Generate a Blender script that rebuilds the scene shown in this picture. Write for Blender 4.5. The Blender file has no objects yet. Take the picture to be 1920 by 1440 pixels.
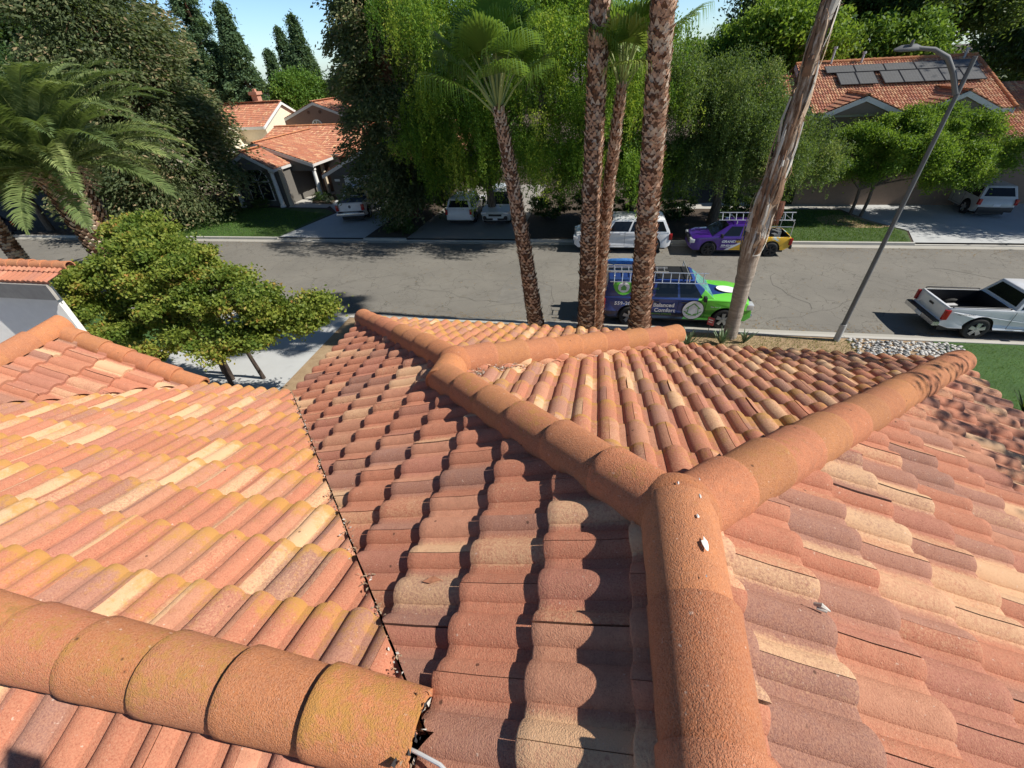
import bpy, bmesh, math, random
import numpy as np
from mathutils import Vector, Matrix
R=math.radians; pi=math.pi
C=bpy.context.scene.collection
sc=bpy.context.scene
rng=np.random.default_rng(7); random.seed(7)
# ------------------------------------------------------------------ camera, sky, sun
H=8.5
F_=790.48; PIT,YAW,ROLL=R(37.4775),R(12.8292),R(-3.4417)
fw=Vector((-math.sin(YAW)*math.cos(PIT),math.cos(YAW)*math.cos(PIT),-math.sin(PIT)))
rt=Vector((math.cos(YAW),math.sin(YAW),0)); up=rt.cross(fw)
rt2=math.cos(ROLL)*rt+math.sin(ROLL)*up; up2=-math.sin(ROLL)*rt+math.cos(ROLL)*up
cd=bpy.data.cameras.new('camera'); cam=bpy.data.objects.new('camera',cd); C.objects.link(cam)
cd.sensor_width=36; cd.sensor_fit='HORIZONTAL'; cd.lens=F_/1920*36; cd.clip_start=0.05; cd.clip_end=1000
M=Matrix.Identity(4)
for i,v in enumerate((rt2,up2,-fw)):
    for j in range(3): M[j][i]=v[j]
M.translation=Vector((0,0,H)); cam.matrix_world=M
sc.camera=cam
SUN=Vector((0.722,-0.028,0.69)).normalized()
w=bpy.data.worlds.new('World'); sc.world=w; w.use_nodes=True
nt=w.node_tree; bg=nt.nodes['Background']; sky=nt.nodes.new('ShaderNodeTexSky')
sky.sky_type='NISHITA'; sky.sun_disc=False; sky.sun_elevation=math.asin(SUN.z); sky.sun_rotation=math.atan2(SUN.x,SUN.y)
sky.air_density=1.0; sky.dust_density=.35; sky.ozone_density=1.6
tcw=nt.nodes.new('ShaderNodeTexCoord'); spw=nt.nodes.new('ShaderNodeSeparateXYZ'); nt.links.new(tcw.outputs['Generated'],spw.inputs[0])
mr=nt.nodes.new('ShaderNodeMapRange'); mr.interpolation_type='SMOOTHSTEP'; mr.inputs[1].default_value=-.02; mr.inputs[2].default_value=.55; mr.inputs[3].default_value=2.05; mr.inputs[4].default_value=.62
nt.links.new(spw.outputs[2],mr.inputs[0])
vm=nt.nodes.new('ShaderNodeVectorMath'); vm.operation='SCALE'; nt.links.new(sky.outputs[0],vm.inputs[0]); nt.links.new(mr.outputs[0],vm.inputs['Scale'])
vt=nt.nodes.new('ShaderNodeVectorMath'); vt.operation='MULTIPLY'; nt.links.new(vm.outputs[0],vt.inputs[0]); vt.inputs[1].default_value=(.76,.97,1.25)
nt.links.new(vt.outputs[0],bg.inputs[0]); bg.inputs[1].default_value=0.055
sl=bpy.data.lights.new('sun','SUN'); sl.energy=4.8; sl.angle=R(0.5); sl.color=(1,0.95,0.87)
so=bpy.data.objects.new('sun',sl); C.objects.link(so); so.location=(20,0,30)
so.rotation_euler=(-SUN).to_track_quat('-Z','Y').to_euler()
sc.view_settings.view_transform='Standard'; sc.view_settings.look='None'; sc.view_settings.exposure=0.42; sc.view_settings.gamma=1
sc.cycles.max_bounces=6; sc.cycles.diffuse_bounces=3; sc.cycles.glossy_bounces=3; sc.cycles.transmission_bounces=3; sc.cycles.transparent_max_bounces=4
# ------------------------------------------------------------------ material helpers
MATS={}
class NT:
    def __init__(s,name):
        s.m=bpy.data.materials.new(name); s.m.use_nodes=True; s.t=s.m.node_tree; s.b=s.t.nodes['Principled BSDF']
        s.tc=None
    def n(s,ty,**k):
        x=s.t.nodes.new(ty)
        for a,v in k.items():
            if a.startswith('i_'): x.inputs[int(a[2:])].default_value=v
            else: setattr(x,a,v)
        return x
    def l(s,a,b): s.t.links.new(a,b)
    def co(s):
        if not s.tc: s.tc=s.n('ShaderNodeTexCoord').outputs['Object']
        return s.tc
    def noise(s,scale,detail=2,rough=.5,vec=None,dist=0):
        x=s.n('ShaderNodeTexNoise'); x.inputs['Scale'].default_value=scale; x.inputs['Detail'].default_value=detail
        x.inputs['Roughness'].default_value=rough; x.inputs['Distortion'].default_value=dist
        s.l(vec if vec is not None else s.co(),x.inputs['Vector']); return x.outputs['Fac']
    def ramp(s,f,stops):
        x=s.n('ShaderNodeValToRGB'); e=x.color_ramp.elements
        while len(e)<len(stops): e.new(.5)
        for q,(p,c) in zip(e,stops): q.position=p; q.color=(*c,1) if len(c)==3 else c
        s.l(f,x.inputs[0]); return x.outputs[0]
    def rr(s,f,a,b,c=0.,d=1.):
        x=s.n('ShaderNodeMapRange',clamp=True); x.inputs[1].default_value=a;x.inputs[2].default_value=b;x.inputs[3].default_value=c;x.inputs[4].default_value=d
        s.l(f,x.inputs[0]); return x.outputs[0]
    def math(s,op,a,b=None):
        x=s.n('ShaderNodeMath',operation=op)
        for i,v in enumerate((a,b)):
            if v is None: continue
            if isinstance(v,(int,float)): x.inputs[i].default_value=v
            else: s.l(v,x.inputs[i])
        return x.outputs[0]
    def mix(s,f,a,b,mode='MIX'):
        x=s.n('ShaderNodeMix',data_type='RGBA',blend_type=mode)
        for i,v in ((0,f),(6,a),(7,b)):
            if isinstance(v,(int,float)): x.inputs[i].default_value=v
            elif isinstance(v,tuple): x.inputs[i].default_value=(*v,1)
            else: s.l(v,x.inputs[i])
        return x.outputs[2]
    def attr(s,name):
        x=s.n('ShaderNodeAttribute',attribute_name=name); return x
    def sep(s,v):
        x=s.n('ShaderNodeSeparateXYZ'); s.l(v,x.inputs[0]); return x.outputs
    def bump(s,h,strength=.5,dist=.01):
        x=s.n('ShaderNodeBump'); x.inputs['Strength'].default_value=strength; x.inputs['Distance'].default_value=dist
        s.l(h,x.inputs['Height']); s.l(x.outputs[0],s.b.inputs['Normal'])
    def fin(s,col=None,rough=.8,metal=0,spec=None):
        if col is not None:
            if isinstance(col,tuple): s.b.inputs['Base Color'].default_value=(*col,1)
            else: s.l(col,s.b.inputs['Base Color'])
        s.b.inputs['Roughness'].default_value=rough; s.b.inputs['Metallic'].default_value=metal
        if spec is not None: s.b.inputs['Specular IOR Level'].default_value=spec
        return s.m
def plain(name,c,rough=.7,metal=0,var=.12,scale=6,bump=0,bs=40,spec=None):
    if name in MATS: return MATS[name]
    t=NT(name); n=t.noise(scale,4,.6)
    lo=tuple(x*(1-var) for x in c); hi=tuple(min(1,x*(1+var)) for x in c)
    col=t.ramp(n,[(.3,lo),(.7,hi)])
    if bump: t.bump(t.noise(bs,3,.6),bump,.01)
    MATS[name]=t.fin(col,rough,metal,spec); return MATS[name]
def glassy(name,c,rough=.05):
    if name in MATS: return MATS[name]
    t=NT(name); MATS[name]=t.fin(c,rough,0,.8); return MATS[name]
def paint(name,c,rough=.3):
    if name in MATS: return MATS[name]
    t=NT(name); n=t.noise(3,4,.6); col=t.ramp(n,[(.35,tuple(x*.9 for x in c)),(.65,c)])
    m=t.fin(col,rough); t.b.inputs['Coat Weight'].default_value=.5; t.b.inputs['Coat Roughness'].default_value=.08
    MATS[name]=m; return m
# ------------------------------------------------------------------ mesh helpers
def setp(o,label=None,cat=None,group=None,kind=None):
    for k,v in (('label',label),('category',cat),('group',group),('kind',kind)):
        if v: o[k]=v
    return o
def thing(name,label,cat,loc=(0,0,0),rz=0,group=None):
    o=bpy.data.objects.new(name,None); C.objects.link(o); o.location=loc; o.rotation_euler=(0,0,rz); o.empty_display_size=.2
    return setp(o,label,cat,group)
def link(name,me,parent=None,mats=(),world=False):
    o=bpy.data.objects.new(name,me); C.objects.link(o)
    for m in mats: me.materials.append(m)
    if parent is not None:
        o.parent=parent
        if world:
            r=parent
            off=Vector((0,0,0))
            while r is not None: off+=r.location; r=r.parent
            me.transform(Matrix.Translation(-off))
    return o
def npmesh(name,V,F,n=4,attrs=None,smooth=False,matidx=None):
    """V (k,3), F (m,n) arrays"""
    V=np.asarray(V,np.float32); F=np.asarray(F,np.int32)
    me=bpy.data.meshes.new(name); me.vertices.add(len(V)); me.vertices.foreach_set('co',V.ravel())
    me.loops.add(F.size); me.loops.foreach_set('vertex_index',F.ravel())
    me.polygons.add(len(F)); me.polygons.foreach_set('loop_start',np.arange(0,F.size,n,dtype=np.int32))
    me.polygons.foreach_set('loop_total',np.full(len(F),n,np.int32))
    if matidx is not None: me.polygons.foreach_set('material_index',np.asarray(matidx,np.int32))
    me.polygons.foreach_set('use_smooth',np.full(len(F),smooth))
    for k,a in (attrs or {}).items():
        a=np.asarray(a,np.float32)
        if a.ndim==1: at=me.attributes.new(k,'FLOAT','POINT'); at.data.foreach_set('value',a)
        else:
            at=me.attributes.new(k,'FLOAT_COLOR','POINT'); b=np.ones((len(a),4),np.float32); b[:,:3]=a; at.data.foreach_set('color',b.ravel())
    me.update(); me.validate(); return me
class MB:
    def __init__(s): s.v=[]; s.f=[]; s.mi=[]; s.m=0
    def add(s,vs,fs,m=None):
        b=len(s.v); s.v+= [tuple(v) for v in vs]; s.f+=[tuple(b+i for i in f) for f in fs]; s.mi+=[s.m if m is None else m]*len(fs)
    def box(s,c,d,rz=0,m=None,tilt=None):
        c=Vector(c); h=[x/2 for x in d]; rot=Matrix.Rotation(rz,3,'Z')
        if tilt is not None: rot=tilt@rot
        vs=[c+rot@Vector((x*h[0],y*h[1],z*h[2])) for z in(-1,1) for y in(-1,1) for x in(-1,1)]
        s.add(vs,[(0,2,3,1),(4,5,7,6),(0,1,5,4),(2,6,7,3),(1,3,7,5),(0,4,6,2)],m)
    def bx(s,x0,x1,y0,y1,z0,z1,m=None): s.box(((x0+x1)/2,(y0+y1)/2,(z0+z1)/2),(abs(x1-x0),abs(y1-y0),abs(z1-z0)),0,m)
    def poly(s,pts,m=None): s.add(pts,[tuple(range(len(pts)))],m)
    def slab(s,pts,off,m=None):
        """polygon extruded by vector off"""
        n=len(pts); P=[Vector(p) for p in pts]; Q=[p+Vector(off) for p in P]
        fs=[tuple(range(n))[::-1],tuple(range(n,2*n))]+[(i,(i+1)%n,n+(i+1)%n,n+i) for i in range(n)]
        s.add(P+Q,fs,m)
    def tube(s,path,rad,n=8,cap=True,m=None,squash=1):
        P=[Vector(p) for p in path]; k=len(P)
        if isinstance(rad,(int,float)): rad=[rad]*k
        vs=[];
        t0=(P[1]-P[0]).normalized(); a=t0.orthogonal().normalized()
        for i,p in enumerate(P):
            t=(P[min(i+1,k-1)]-P[max(i-1,0)]).normalized()
            a=(a-t*a.dot(t)).normalized(); b=t.cross(a)
            for j in range(n):
                th=2*pi*j/n; vs.append(p+(a*math.cos(th)+b*math.sin(th)*squash)*rad[i])
        fs=[(i*n+j,i*n+(j+1)%n,(i+1)*n+(j+1)%n,(i+1)*n+j) for i in range(k-1) for j in range(n)]
        if cap: fs+=[tuple(range(n))[::-1],tuple((k-1)*n+j for j in range(n))]
        s.add(vs,fs,m)
    def cyl(s,p0,p1,r0,r1=None,n=12,m=None): s.tube([p0,p1],[r0,r0 if r1 is None else r1],n,True,m)
    def lathe(s,c,axis,prof,n=20,m=None):
        """prof list of (along, r)"""
        c=Vector(c); ax=Vector(axis).normalized(); a=ax.orthogonal().normalized(); b=ax.cross(a); k=len(prof)
        vs=[c+ax*h+(a*math.cos(2*pi*j/n)+b*math.sin(2*pi*j/n))*r for h,r in prof for j in range(n)]
        s.add(vs,[(i*n+j,i*n+(j+1)%n,(i+1)*n+(j+1)%n,(i+1)*n+j) for i in range(k-1) for j in range(n)],m)
    def build(s,name,mats,parent=None,world=False,smooth=False,ang=35,bevel=0,fix=True):
        me=bpy.data.meshes.new(name); me.from_pydata([tuple(v) for v in s.v],[],s.f); 
        me.polygons.foreach_set('material_index',s.mi)
        if fix or bevel:
            bm=bmesh.new(); bm.from_mesh(me)
            if bevel:
                bmesh.ops.remove_doubles(bm,verts=bm.verts,dist=1e-5)
                ed=[e for e in bm.edges if len(e.link_faces)==2 and e.calc_face_angle(0)>R(40)]
                bmesh.ops.bevel(bm,geom=ed,offset=bevel,segments=2,affect='EDGES',profile=.6)
            bmesh.ops.recalc_face_normals(bm,faces=bm.faces); bm.to_mesh(me); bm.free()
        if smooth or bevel:
            me.polygons.foreach_set('use_smooth',[True]*len(me.polygons)); me.set_sharp_from_angle(angle=R(ang))
        me.update()
        return link(name,me,parent,mats if isinstance(mats,(list,tuple)) else [mats],world)
def one(name,mb,mats,label,cat,group=None,kind=None,loc=None,**k):
    o=mb.build(name,mats,None,**k); return setp(o,label,cat,group,kind)
def struct(name,mb,mats,label=None,**k):
    o=mb.build(name,mats,None,**k); o['kind']='structure'
    if label: o['label']=label
    return o
def copy_tree(o,parent=None):
    c=o.copy(); C.objects.link(c); c.parent=parent
    for ch in list(o.children): copy_tree(ch,c)
    return c
# ------------------------------------------------------------------ roof tiles
EXP=.337; TW=.31
def tile_mat(name,lichen=1.0,ridge=False):
    t=NT(name); a=t.attr('tcol').outputs['Color']; wv=t.sep(t.attr('twear').outputs['Color'])
    fine=t.noise(170,3,.7); mid=t.noise(26,4,.65); big=t.noise(5,3,.6)
    col=t.mix(t.rr(mid,.3,.7,0,.5),a,(.30,.115,.07))
    col=t.mix(t.rr(fine,.36,.72,0,.50),col,(.64,.36,.22))
    col=t.mix(t.rr(fine,.25,.42,.45,0),col,(.13,.06,.045))
    # cream flashing breaks up into grains at its edge
    gr=t.noise(95,3,.75); str_=t.noise(9,4,.7)
    f=t.math('ADD',t.math('MULTIPLY',wv[0],.80),t.math('ADD',t.math('MULTIPLY',gr,1.05),t.math('MULTIPLY',str_,.45)))
    col=t.mix(t.rr(f,1.06,1.45,0,.74),col,(.74,.49,.28))
    col=t.mix(t.rr(t.math('ADD',t.math('MULTIPLY',str_,.7),t.math('MULTIPLY',gr,.4)),.60,.80,0,.32),col,(.27,.11,.075))
    # white scratches
    sp=t.noise(60,2,.5); col=t.mix(t.rr(sp,.70,.76,0,.45),col,(.75,.62,.5))
    # ochre lichen
    ln=t.math('ADD',t.math('ADD',t.math('MULTIPLY',big,.55),t.math('MULTIPLY',mid,.35)),t.math('MULTIPLY',fine,.3))
    lm=t.rr(t.math('ADD',t.math('ADD',t.math('MULTIPLY',big,.45),t.math('MULTIPLY',mid,.55)),t.math('ADD',t.math('MULTIPLY',gr,.3),t.math('MULTIPLY',wv[1],.36*lichen))),.86,1.04,0,.72)
    col=t.mix(lm,col,(.50,.27,.06))
    dk=t.rr(t.math('ADD',ln,t.math('MULTIPLY',wv[2],.4)),.82,.97,0,.6); col=t.mix(dk,col,(.15,.10,.07))
    vor=t.n('ShaderNodeTexVoronoi'); vor.inputs['Scale'].default_value=7.0; t.l(t.co(),vor.inputs['Vector'])
    spot=t.rr(vor.outputs['Distance'],.035,.06,.7,0); col=t.mix(spot,col,(.035,.02,.015))
    h=t.math('ADD',t.math('MULTIPLY',t.noise(230,2,.6),1.0),t.math('MULTIPLY',gr,.8)); t.bump(h,1.0 if ridge else .7,.006 if ridge else .0045)
    t.b.inputs['Diffuse Roughness'].default_value=.35
    return t.fin(col,.88,0,.25)
M_TILE=tile_mat('roof_tile'); M_RIDGE=tile_mat('ridge_tile',1.0,True)
M_DECK=plain('roof_underlay',(.035,.028,.024),.95)
BASES=[((.52,.195,.115),4),((.48,.17,.10),4),((.44,.17,.12),3),((.54,.25,.155),2.6),((.36,.175,.13),1.3),((.30,.155,.125),.7)]
def prof(s):
    d=np.minimum(np.minimum(s,np.abs(s-TW/2)),TW-s)
    bw=.0575
    return np.where(d<bw,.034*np.clip(1-(d/bw)**2,0,1)**.78,.0)
def tile_bm(bm,O,U,V,u0,u1,vend,clips,seed=0,cream=.22,lichen=.3,purple=1.,low=False,gapp=.25):
    rg=np.random.default_rng(seed); O,U,V=(np.array(x,float) for x in (O,U,V)); N=np.cross(U,V); 
    if N[2]<0: N=-N
    if low: ss=np.array([0,.03,.050,.0575,.0975,.105,.125,.155,.185,.205,.2125,.2525,.26,.28,.31])
    else: h_=[0,.012,.026,.038,.047,.053,.0562,.0575,.0775]; q_=h_+[.155-x for x in h_[-2::-1]]; ss=np.array(q_+[.155+x for x in q_[1:]])
    nc=int(math.ceil(vend/EXP)); nt_=int(math.ceil((u1-u0)/TW))+2
    n=len(ss); verts=[];faces=[];cols=[];wear=[]
    w=np.array([b[1]*(purple if i>=4 else 1) for i,b in enumerate(BASES)]); w=w/w.sum(); bc=np.array([b[0] for b in BASES])
    base=0
    for k in range(nc):
        vb=vend-(nc-1-k)*EXP; stag=(k%2)*TW/2
        for j in range(nt_):
            us=u0-TW+j*TW+stag
            c0=rg.choice(len(bc),p=w); cs=[bc[c0],bc[c0] if rg.random()<.45 else bc[rg.choice(len(bc),p=w)],bc[c0] if rg.random()<.7 else bc[rg.choice(len(bc),p=w)]]
            br=rg.uniform(.9,1.12); cr=[rg.random()<cream*.8,rg.random()<cream,rg.random()<cream*.8]; cr=[rg.uniform(.35,1.05) if c else rg.uniform(0,.3) for c in cr]
            if rg.random()<.5: cr[2]=cr[0]*rg.uniform(.2,1)
            g=.0016+(rg.uniform(.002,.007) if rg.random()<gapp else 0)
            s=np.clip(ss,g,TW-.0012); dz=rg.uniform(-.0018,.0018); tl=rg.uniform(-.004,.004); dv=rg.uniform(-.006,.006); sk=rg.uniform(-.008,.008)
            p=prof(ss)+dz+tl*(ss/TW-.5)
            s2=np.concatenate([[s[0]],s,[s[-1]]]); p2=np.concatenate([[p[0]-.03],p,[p[-1]-.03]]); sn=np.concatenate([[ss[0]],ss,[ss[-1]]]); m=n+2
            w1=np.clip((sn-.055)/.045,0,1); w2=np.clip((sn-.21)/.045,0,1)
            cc=np.outer(1-w1,cs[0])+np.outer(w1*(1-w2),cs[1])+np.outer(w2,cs[2]); cc*=br
            cw=(1-w1)*cr[0]+w1*(1-w2)*cr[1]+w2*cr[2]
            rows=[(-.045,.000,0,.0),(.16,.0155,.15,0),(EXP-.05,.034,.5,0),(EXP-.007,.039,1,0),(EXP,.0355,1,0),(EXP,-.03,0,1),(EXP,.0355,1,0)]
            for ri in (0,1,2,3,4, 6,5):
                rv,rh,rl,_=rows[ri]
                uu=us+s2; vv=(vb-EXP+rv+dv)+sk*(s2/TW-.5); hh=(p2+rh-.028) if ri!=5 else np.full(m,rh-.028)
                if ri==5: hh=np.minimum(hh,p2+rh-.028)
                verts.append(O+np.outer(uu,U)+np.outer(vv,V)+np.outer(hh,N))
                cols.append(cc); l=np.full(m,lichen*(.35+.9*rl)*rg.uniform(.6,1.3)); wear.append(np.stack([cw,l,np.full(m,.15*rl)],1))
            for r0,r1 in ((0,1),(1,2),(2,3),(3,4),(5,6)):
                a=base+r0*m+np.arange(m-1); b=base+r1*m+np.arange(m-1)
                faces.append(np.stack([a,a+1,b+1,b],1))
            base+=7*m
    V_=np.concatenate(verts);F_a=np.concatenate(faces)
    # winding
    q=V_[F_a[n//2]]; nn=np.cross(q[1]-q[0],q[2]-q[1])
    if np.dot(nn,N)<0: F_a=F_a[:,::-1]
    me=npmesh('t',V_,F_a,4,{'tcol':np.concatenate(cols),'twear':np.concatenate(wear)})
    for cl in clips:
        b2=bmesh.new(); b2.from_mesh(me)
        for co,no in cl:
            bmesh.ops.bisect_plane(b2,geom=b2.verts[:]+b2.edges[:]+b2.faces[:],dist=1e-5,plane_co=co,plane_no=no,clear_outer=True)
        m2=bpy.data.meshes.new('t2'); b2.to_mesh(m2); b2.free(); bm.from_mesh(m2); bpy.data.meshes.remove(m2)
    bpy.data.meshes.remove(me)
def roof_slope(root,name,label,O,U,V,u0,u1,vend,clips,seed,deck=None,mat=None,**k):
    bm=bmesh.new(); tile_bm(bm,O,U,V,u0,u1,vend,clips,seed,**k)
    me=bpy.data.meshes.new(name); bm.to_mesh(me); bm.free()
    me.polygons.foreach_set('use_smooth',[True]*len(me.polygons)); me.set_sharp_from_angle(angle=R(38))
    o=link(name,me,root,[mat or M_TILE],True)
    if label: o['label']=label
    return o
def ridge_run(root,A,B,seed=0,lichen=.5,r=.128,label=None,first=0,hue=None,n=None,extra=.03,rise=.0,name='ridge_tile',dark=0.,jit=1.0,lift=.018):
    """barrel tiles from A to B; each tile's raised butt end faces B"""
    rg=np.random.default_rng(seed); A=np.array(A,float);B=np.array(B,float); L=np.linalg.norm(B-A); D=(B-A)/L
    k=n or max(1,int(round(L/.345))); st=L/k; X=np.cross(D,[0,0,1.]);X/=np.linalg.norm(X); Z=np.cross(X,D)
    for i in range(k):
        s0=i*st-.07; s1=(i+1)*st+(extra if i==k-1 else .0); 
        if i==0: s0=-.03
        ns=[0,.5,.9,.985,1.0]; na=17; vs=[];cols=[];wr=[]
        off=rg.normal(0,.004*jit,2); tint=rg.uniform(.85,1.15); c=np.array(hue or (.54,.205,.08))*tint*np.array([1,rg.uniform(.9,1.1),rg.uniform(.85,1.15)])
        lc=lichen*rg.uniform(.5,1.3)
        def ring(t,rr_,lift,drop=0):
            P=A+D*(s0+(s1-s0)*t)+X*off[0]*t+Z*(lift+off[1]*t+rise)
            for q in range(na):
                th=(-104+208*q/(na-1))*pi/180
                vs.append(P+X*math.sin(th)*rr_+Z*(math.cos(th)*rr_*1.0-.012))
                cols.append(c); u=math.cos(th); wr.append((rg.uniform(0,.1)+.25*(rg.random()<.05), lc*(.3+.75*max(0,u))+.15*(t>.9),dark*max(0,u)))
        for t in ns: ring(t,r*(.93+.10*t)-(.004 if t==1 else 0),lift*t)
        ring(1.0,r*1.03-.004,lift); ring(1.0,r*1.03-.026,lift); ring(.6,r*1.0-.026,lift*.65)
        ring(0,r*.93,0);ring(0,r*.93-.022,0)
        F=[]
        def band(a,b): 
            for q in range(na-1): F.append((a*na+q,a*na+q+1,b*na+q+1,b*na+q))
        for a in range(4): band(a,a+1)
        band(5,6);band(6,7);band(9,8)
        me=npmesh(name,np.array(vs),np.array(F),4,{'tcol':np.array(cols),'twear':np.array(wr)},True)
        me.set_sharp_from_angle(angle=R(45))
        o=link(name,me,root,[M_RIDGE],True)
        if label and rg.random()<2: pass
def dome(root,P,r,seed=1,sq=.9,name='ridge_junction_cap',lichen=.5,hue=(.52,.18,.062),el=1.0,rz=0):
    vs=[];F=[];na=24;nb=10;cols=[];wr=[]
    rg=np.random.default_rng(seed)
    for i in range(nb+1):
        ph=(pi/2*1.25)*i/nb
        for j in range(na):
            th=2*pi*j/na; x=math.sin(ph)*math.cos(th)*r*el;y=math.sin(ph)*math.sin(th)*r
            vs.append((P[0]+x*math.cos(rz)-y*math.sin(rz),P[1]+x*math.sin(rz)+y*math.cos(rz),P[2]+math.cos(ph)*r*sq)); cols.append(hue); wr.append((.1,lichen*.5,0))
    for i in range(nb):
        for j in range(na): F.append((i*na+j,i*na+(j+1)%na,(i+1)*na+(j+1)%na,(i+1)*na+j))
    me=npmesh(name,np.array(vs),np.array(F),4,{'tcol':np.array(cols),'twear':np.array(wr)},True)
    return link(name,me,root,[M_RIDGE],True)
# ------------------------------------------------------------------ own house roof
T=.4141; xr,y1,d_,e_,a_=.3636,1.0233,1.4606,.2501,3.5878
yA,xC,rC,rA,yG=3.1232,-4.4607,1.55,2.8144,3.16
zr=H-1.35; ze=zr-T*a_
cs=1/math.sqrt(1+T*T); sn_=T*cs
K=(xr-d_,y1+d_,zr-T*d_); J1=(xr,y1,zr); J2=(K[0],K[1]+e_,K[2])
W2L=(xr-a_,y1+e_+a_,ze); W2R=(xr-2*d_+a_,y1+e_+a_,ze); RH=(xr+a_,y1+a_,ze)
V2e=(xr-a_,yA,ze); V2t=(xr-a_+rA,yA-rA,ze+T*rA)
def house_clips():
    c={}
    q=.7071
    hipL=((xr,y1,0),(q,q,0))            # keep x+y < xr+y1
    v2=((V2e[0],V2e[1],0),(-q,-q,0))    # keep x+y > V2e sum
    v2b=((V2e[0]+.004,V2e[1],0),(-q,-q,0))
    w2l=((J2[0],J2[1],0),(q,q,0))
    c['PL']=[[((0,V2t[1],0),(0,1,0)),((xr,0,0),(1,0,0)),((V2t[0]+.03,V2t[1],0),(-q,q,0)),((0,-1.4,0),(0,-1,0))],
             [((0,V2t[1],0),(0,-1,0)),((0,K[1],0),(0,1,0)),((xr,0,0),(1,0,0)),hipL,v2b],
             [((0,K[1],0),(0,-1,0)),((J2[0],0,0),(1,0,0)),w2l,v2b]]
    c['PR']=[[((xr,0,0),(-1,0,0)),((xr,y1,0),(-q,q,0)),((0,-1.2,0),(0,-1,0))]]   # keep y-y1 < x-xr
    c['PF']=[[((xr,y1,0),(-q,-q,0)),((xr,y1,0),(q,-q,0)),((K[0],K[1]+.05,0),(-q,q,0))]]
    c['W2R']=[[((K[0],0,0),(-1,0,0)),((K[0],K[1],0),(q,-q,0)),((J2[0],J2[1],0),(-q,q,0))]]
    c['W2F']=[[((J2[0],J2[1],0),(-q,-q,0)),((J2[0],J2[1],0),(q,-q,0))]]
    c['PA']=[[((0,V2t[1],0),(0,-1,0)),((V2e[0]-.008,V2e[1],0),(q,q,0)),((-8.2,0,0),(-1,0,0))]]
    c['PB']=[[((0,V2t[1],0),(0,1,0)),((V2t[0]-.03,V2t[1],0),(q,-q,0)),((0,-1.6,0),(0,-1,0)),((-8.2,0,0),(-1,0,0))]]
    c['PC']=[[((xC-rC,0,0),(-1,0,0)),((0,yG,0),(0,1,0)),((xC-.03,yA,0),(q,-q,0)),((0,.3,0),(0,-1,0))]]
    return c
HC=house_clips()
house=thing('tiled_roof_house','two storey house under the camera with terracotta double roll roof tiles, hips and valleys','house',(0,3.0,0))
roof=thing('roof',None,None,(0,0,0)); roof.parent=house
SL=a_/cs
def sl(x0,y0,z0,lab,key,O,U,V,u0,u1,ve,seed,**k):
    return roof_slope(roof,'roof_slope',lab,O,U,V,u0,u1,ve,HC[key],seed,**k)
sl(0,0,0,'left slope with strongly shadowed tile steps','PL',(xr,-1.7,zr),(0,1,0),(-cs,0,-sn_),0,6.8,SL,11,cream=.32,lichen=.05,purple=.9)
sl(0,0,0,'right slope of pink and cream tiles','PR',(xr,-1.7,zr),(0,1,0),(cs,0,-sn_),0,6.6,SL,12,cream=.40,lichen=.04,purple=2.2)
sl(0,0,0,'front slope between the two hips','PF',(xr-2.4,y1,zr),(1,0,0),(0,cs,-sn_),0,6.2,SL+.05,13,cream=.28,lichen=.85,purple=1.6)
sl(0,0,0,None,'W2R',(K[0],K[1],K[2]),(0,1,0),(cs,0,-sn_),0,2.6,(a_-d_)/cs,14,cream=.35,lichen=.1)
sl(0,0,0,None,'W2F',(K[0]-2.3,J2[1],K[2]),(1,0,0),(0,cs,-sn_),0,4.6,(a_-d_)/cs+.05,15,cream=.2,lichen=1.05)
sl(0,0,0,'long slope of faded orange and cream barrels','PA',(-8.6,V2t[1],V2t[2]),(1,0,0),(0,cs,-sn_),0,8.5,rA/cs+.03,16,cream=.34,lichen=1.0,purple=1.3)
sl(0,0,0,None,'PB',(-8.6,V2t[1],V2t[2]),(1,0,0),(0,-cs,-sn_),0,8.5,2.1,17,cream=.36,lichen=.05)
sl(0,0,0,'low gable slope by the maple','PC',(xC-rC,.3,ze+T*rC),(0,1,0),(cs,0,-sn_),0,2.9,rC/cs,18,cream=.42,lichen=.02)
# dark underlay under all slopes
mb=MB(); dz=-.075
def dk(*P): mb.poly([(p[0],p[1],p[2]+dz) for p in P])
yb=-1.4
dk((xr,yb,zr),J1,K,(V2e[0]-.0,K[1]+a_-d_,ze),(V2e[0],yA,ze),V2t,(V2t[0]-1.4,V2t[1]-1.4,V2t[2]-.0-T*1.4),(xr-a_,yb,ze))
dk(K,J2,W2L,(W2L[0],K[1]+a_-d_,ze))
dk((xr,yb,zr),J1,RH,(RH[0],yb,ze)); dk(J1,K,(xr-2*d_+a_,y1+a_,ze),RH); dk(K,J2,W2R,(W2R[0],y1+a_,ze)); dk(J2,W2L,W2R)
dk(V2t,V2e,(-8.2,yA,ze),(-8.2,V2t[1],V2t[2])); dk(V2t,(-8.2,V2t[1],V2t[2]),(-8.2,yb,V2t[2]-T*1.7),(V2t[0]-1.7,yb,V2t[2]-T*1.7))
dk((xC-rC,yG,ze+T*rC),(xC,yG,ze),(xC,yA,ze),(xC-rC,yA-rC,ze+T*rC)); dk((xC-rC,yG,ze+T*rC),(xC-2*rC,yG,ze),(xC-2*rC,0,ze),(xC-rC,0,ze+T*rC))
mb.build('roof_underlay',M_DECK,roof,True)
def up_(P,h=.0): return (P[0],P[1],P[2]+h)
hh=-.005
ridge_run(roof,(xr,-1.05,zr+hh),up_(J1,hh),1,.32,rise=.0,r=.132,n=6,dark=.1)
ridge_run(roof,up_(J1,hh),up_(K,hh),2,.5)
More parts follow.
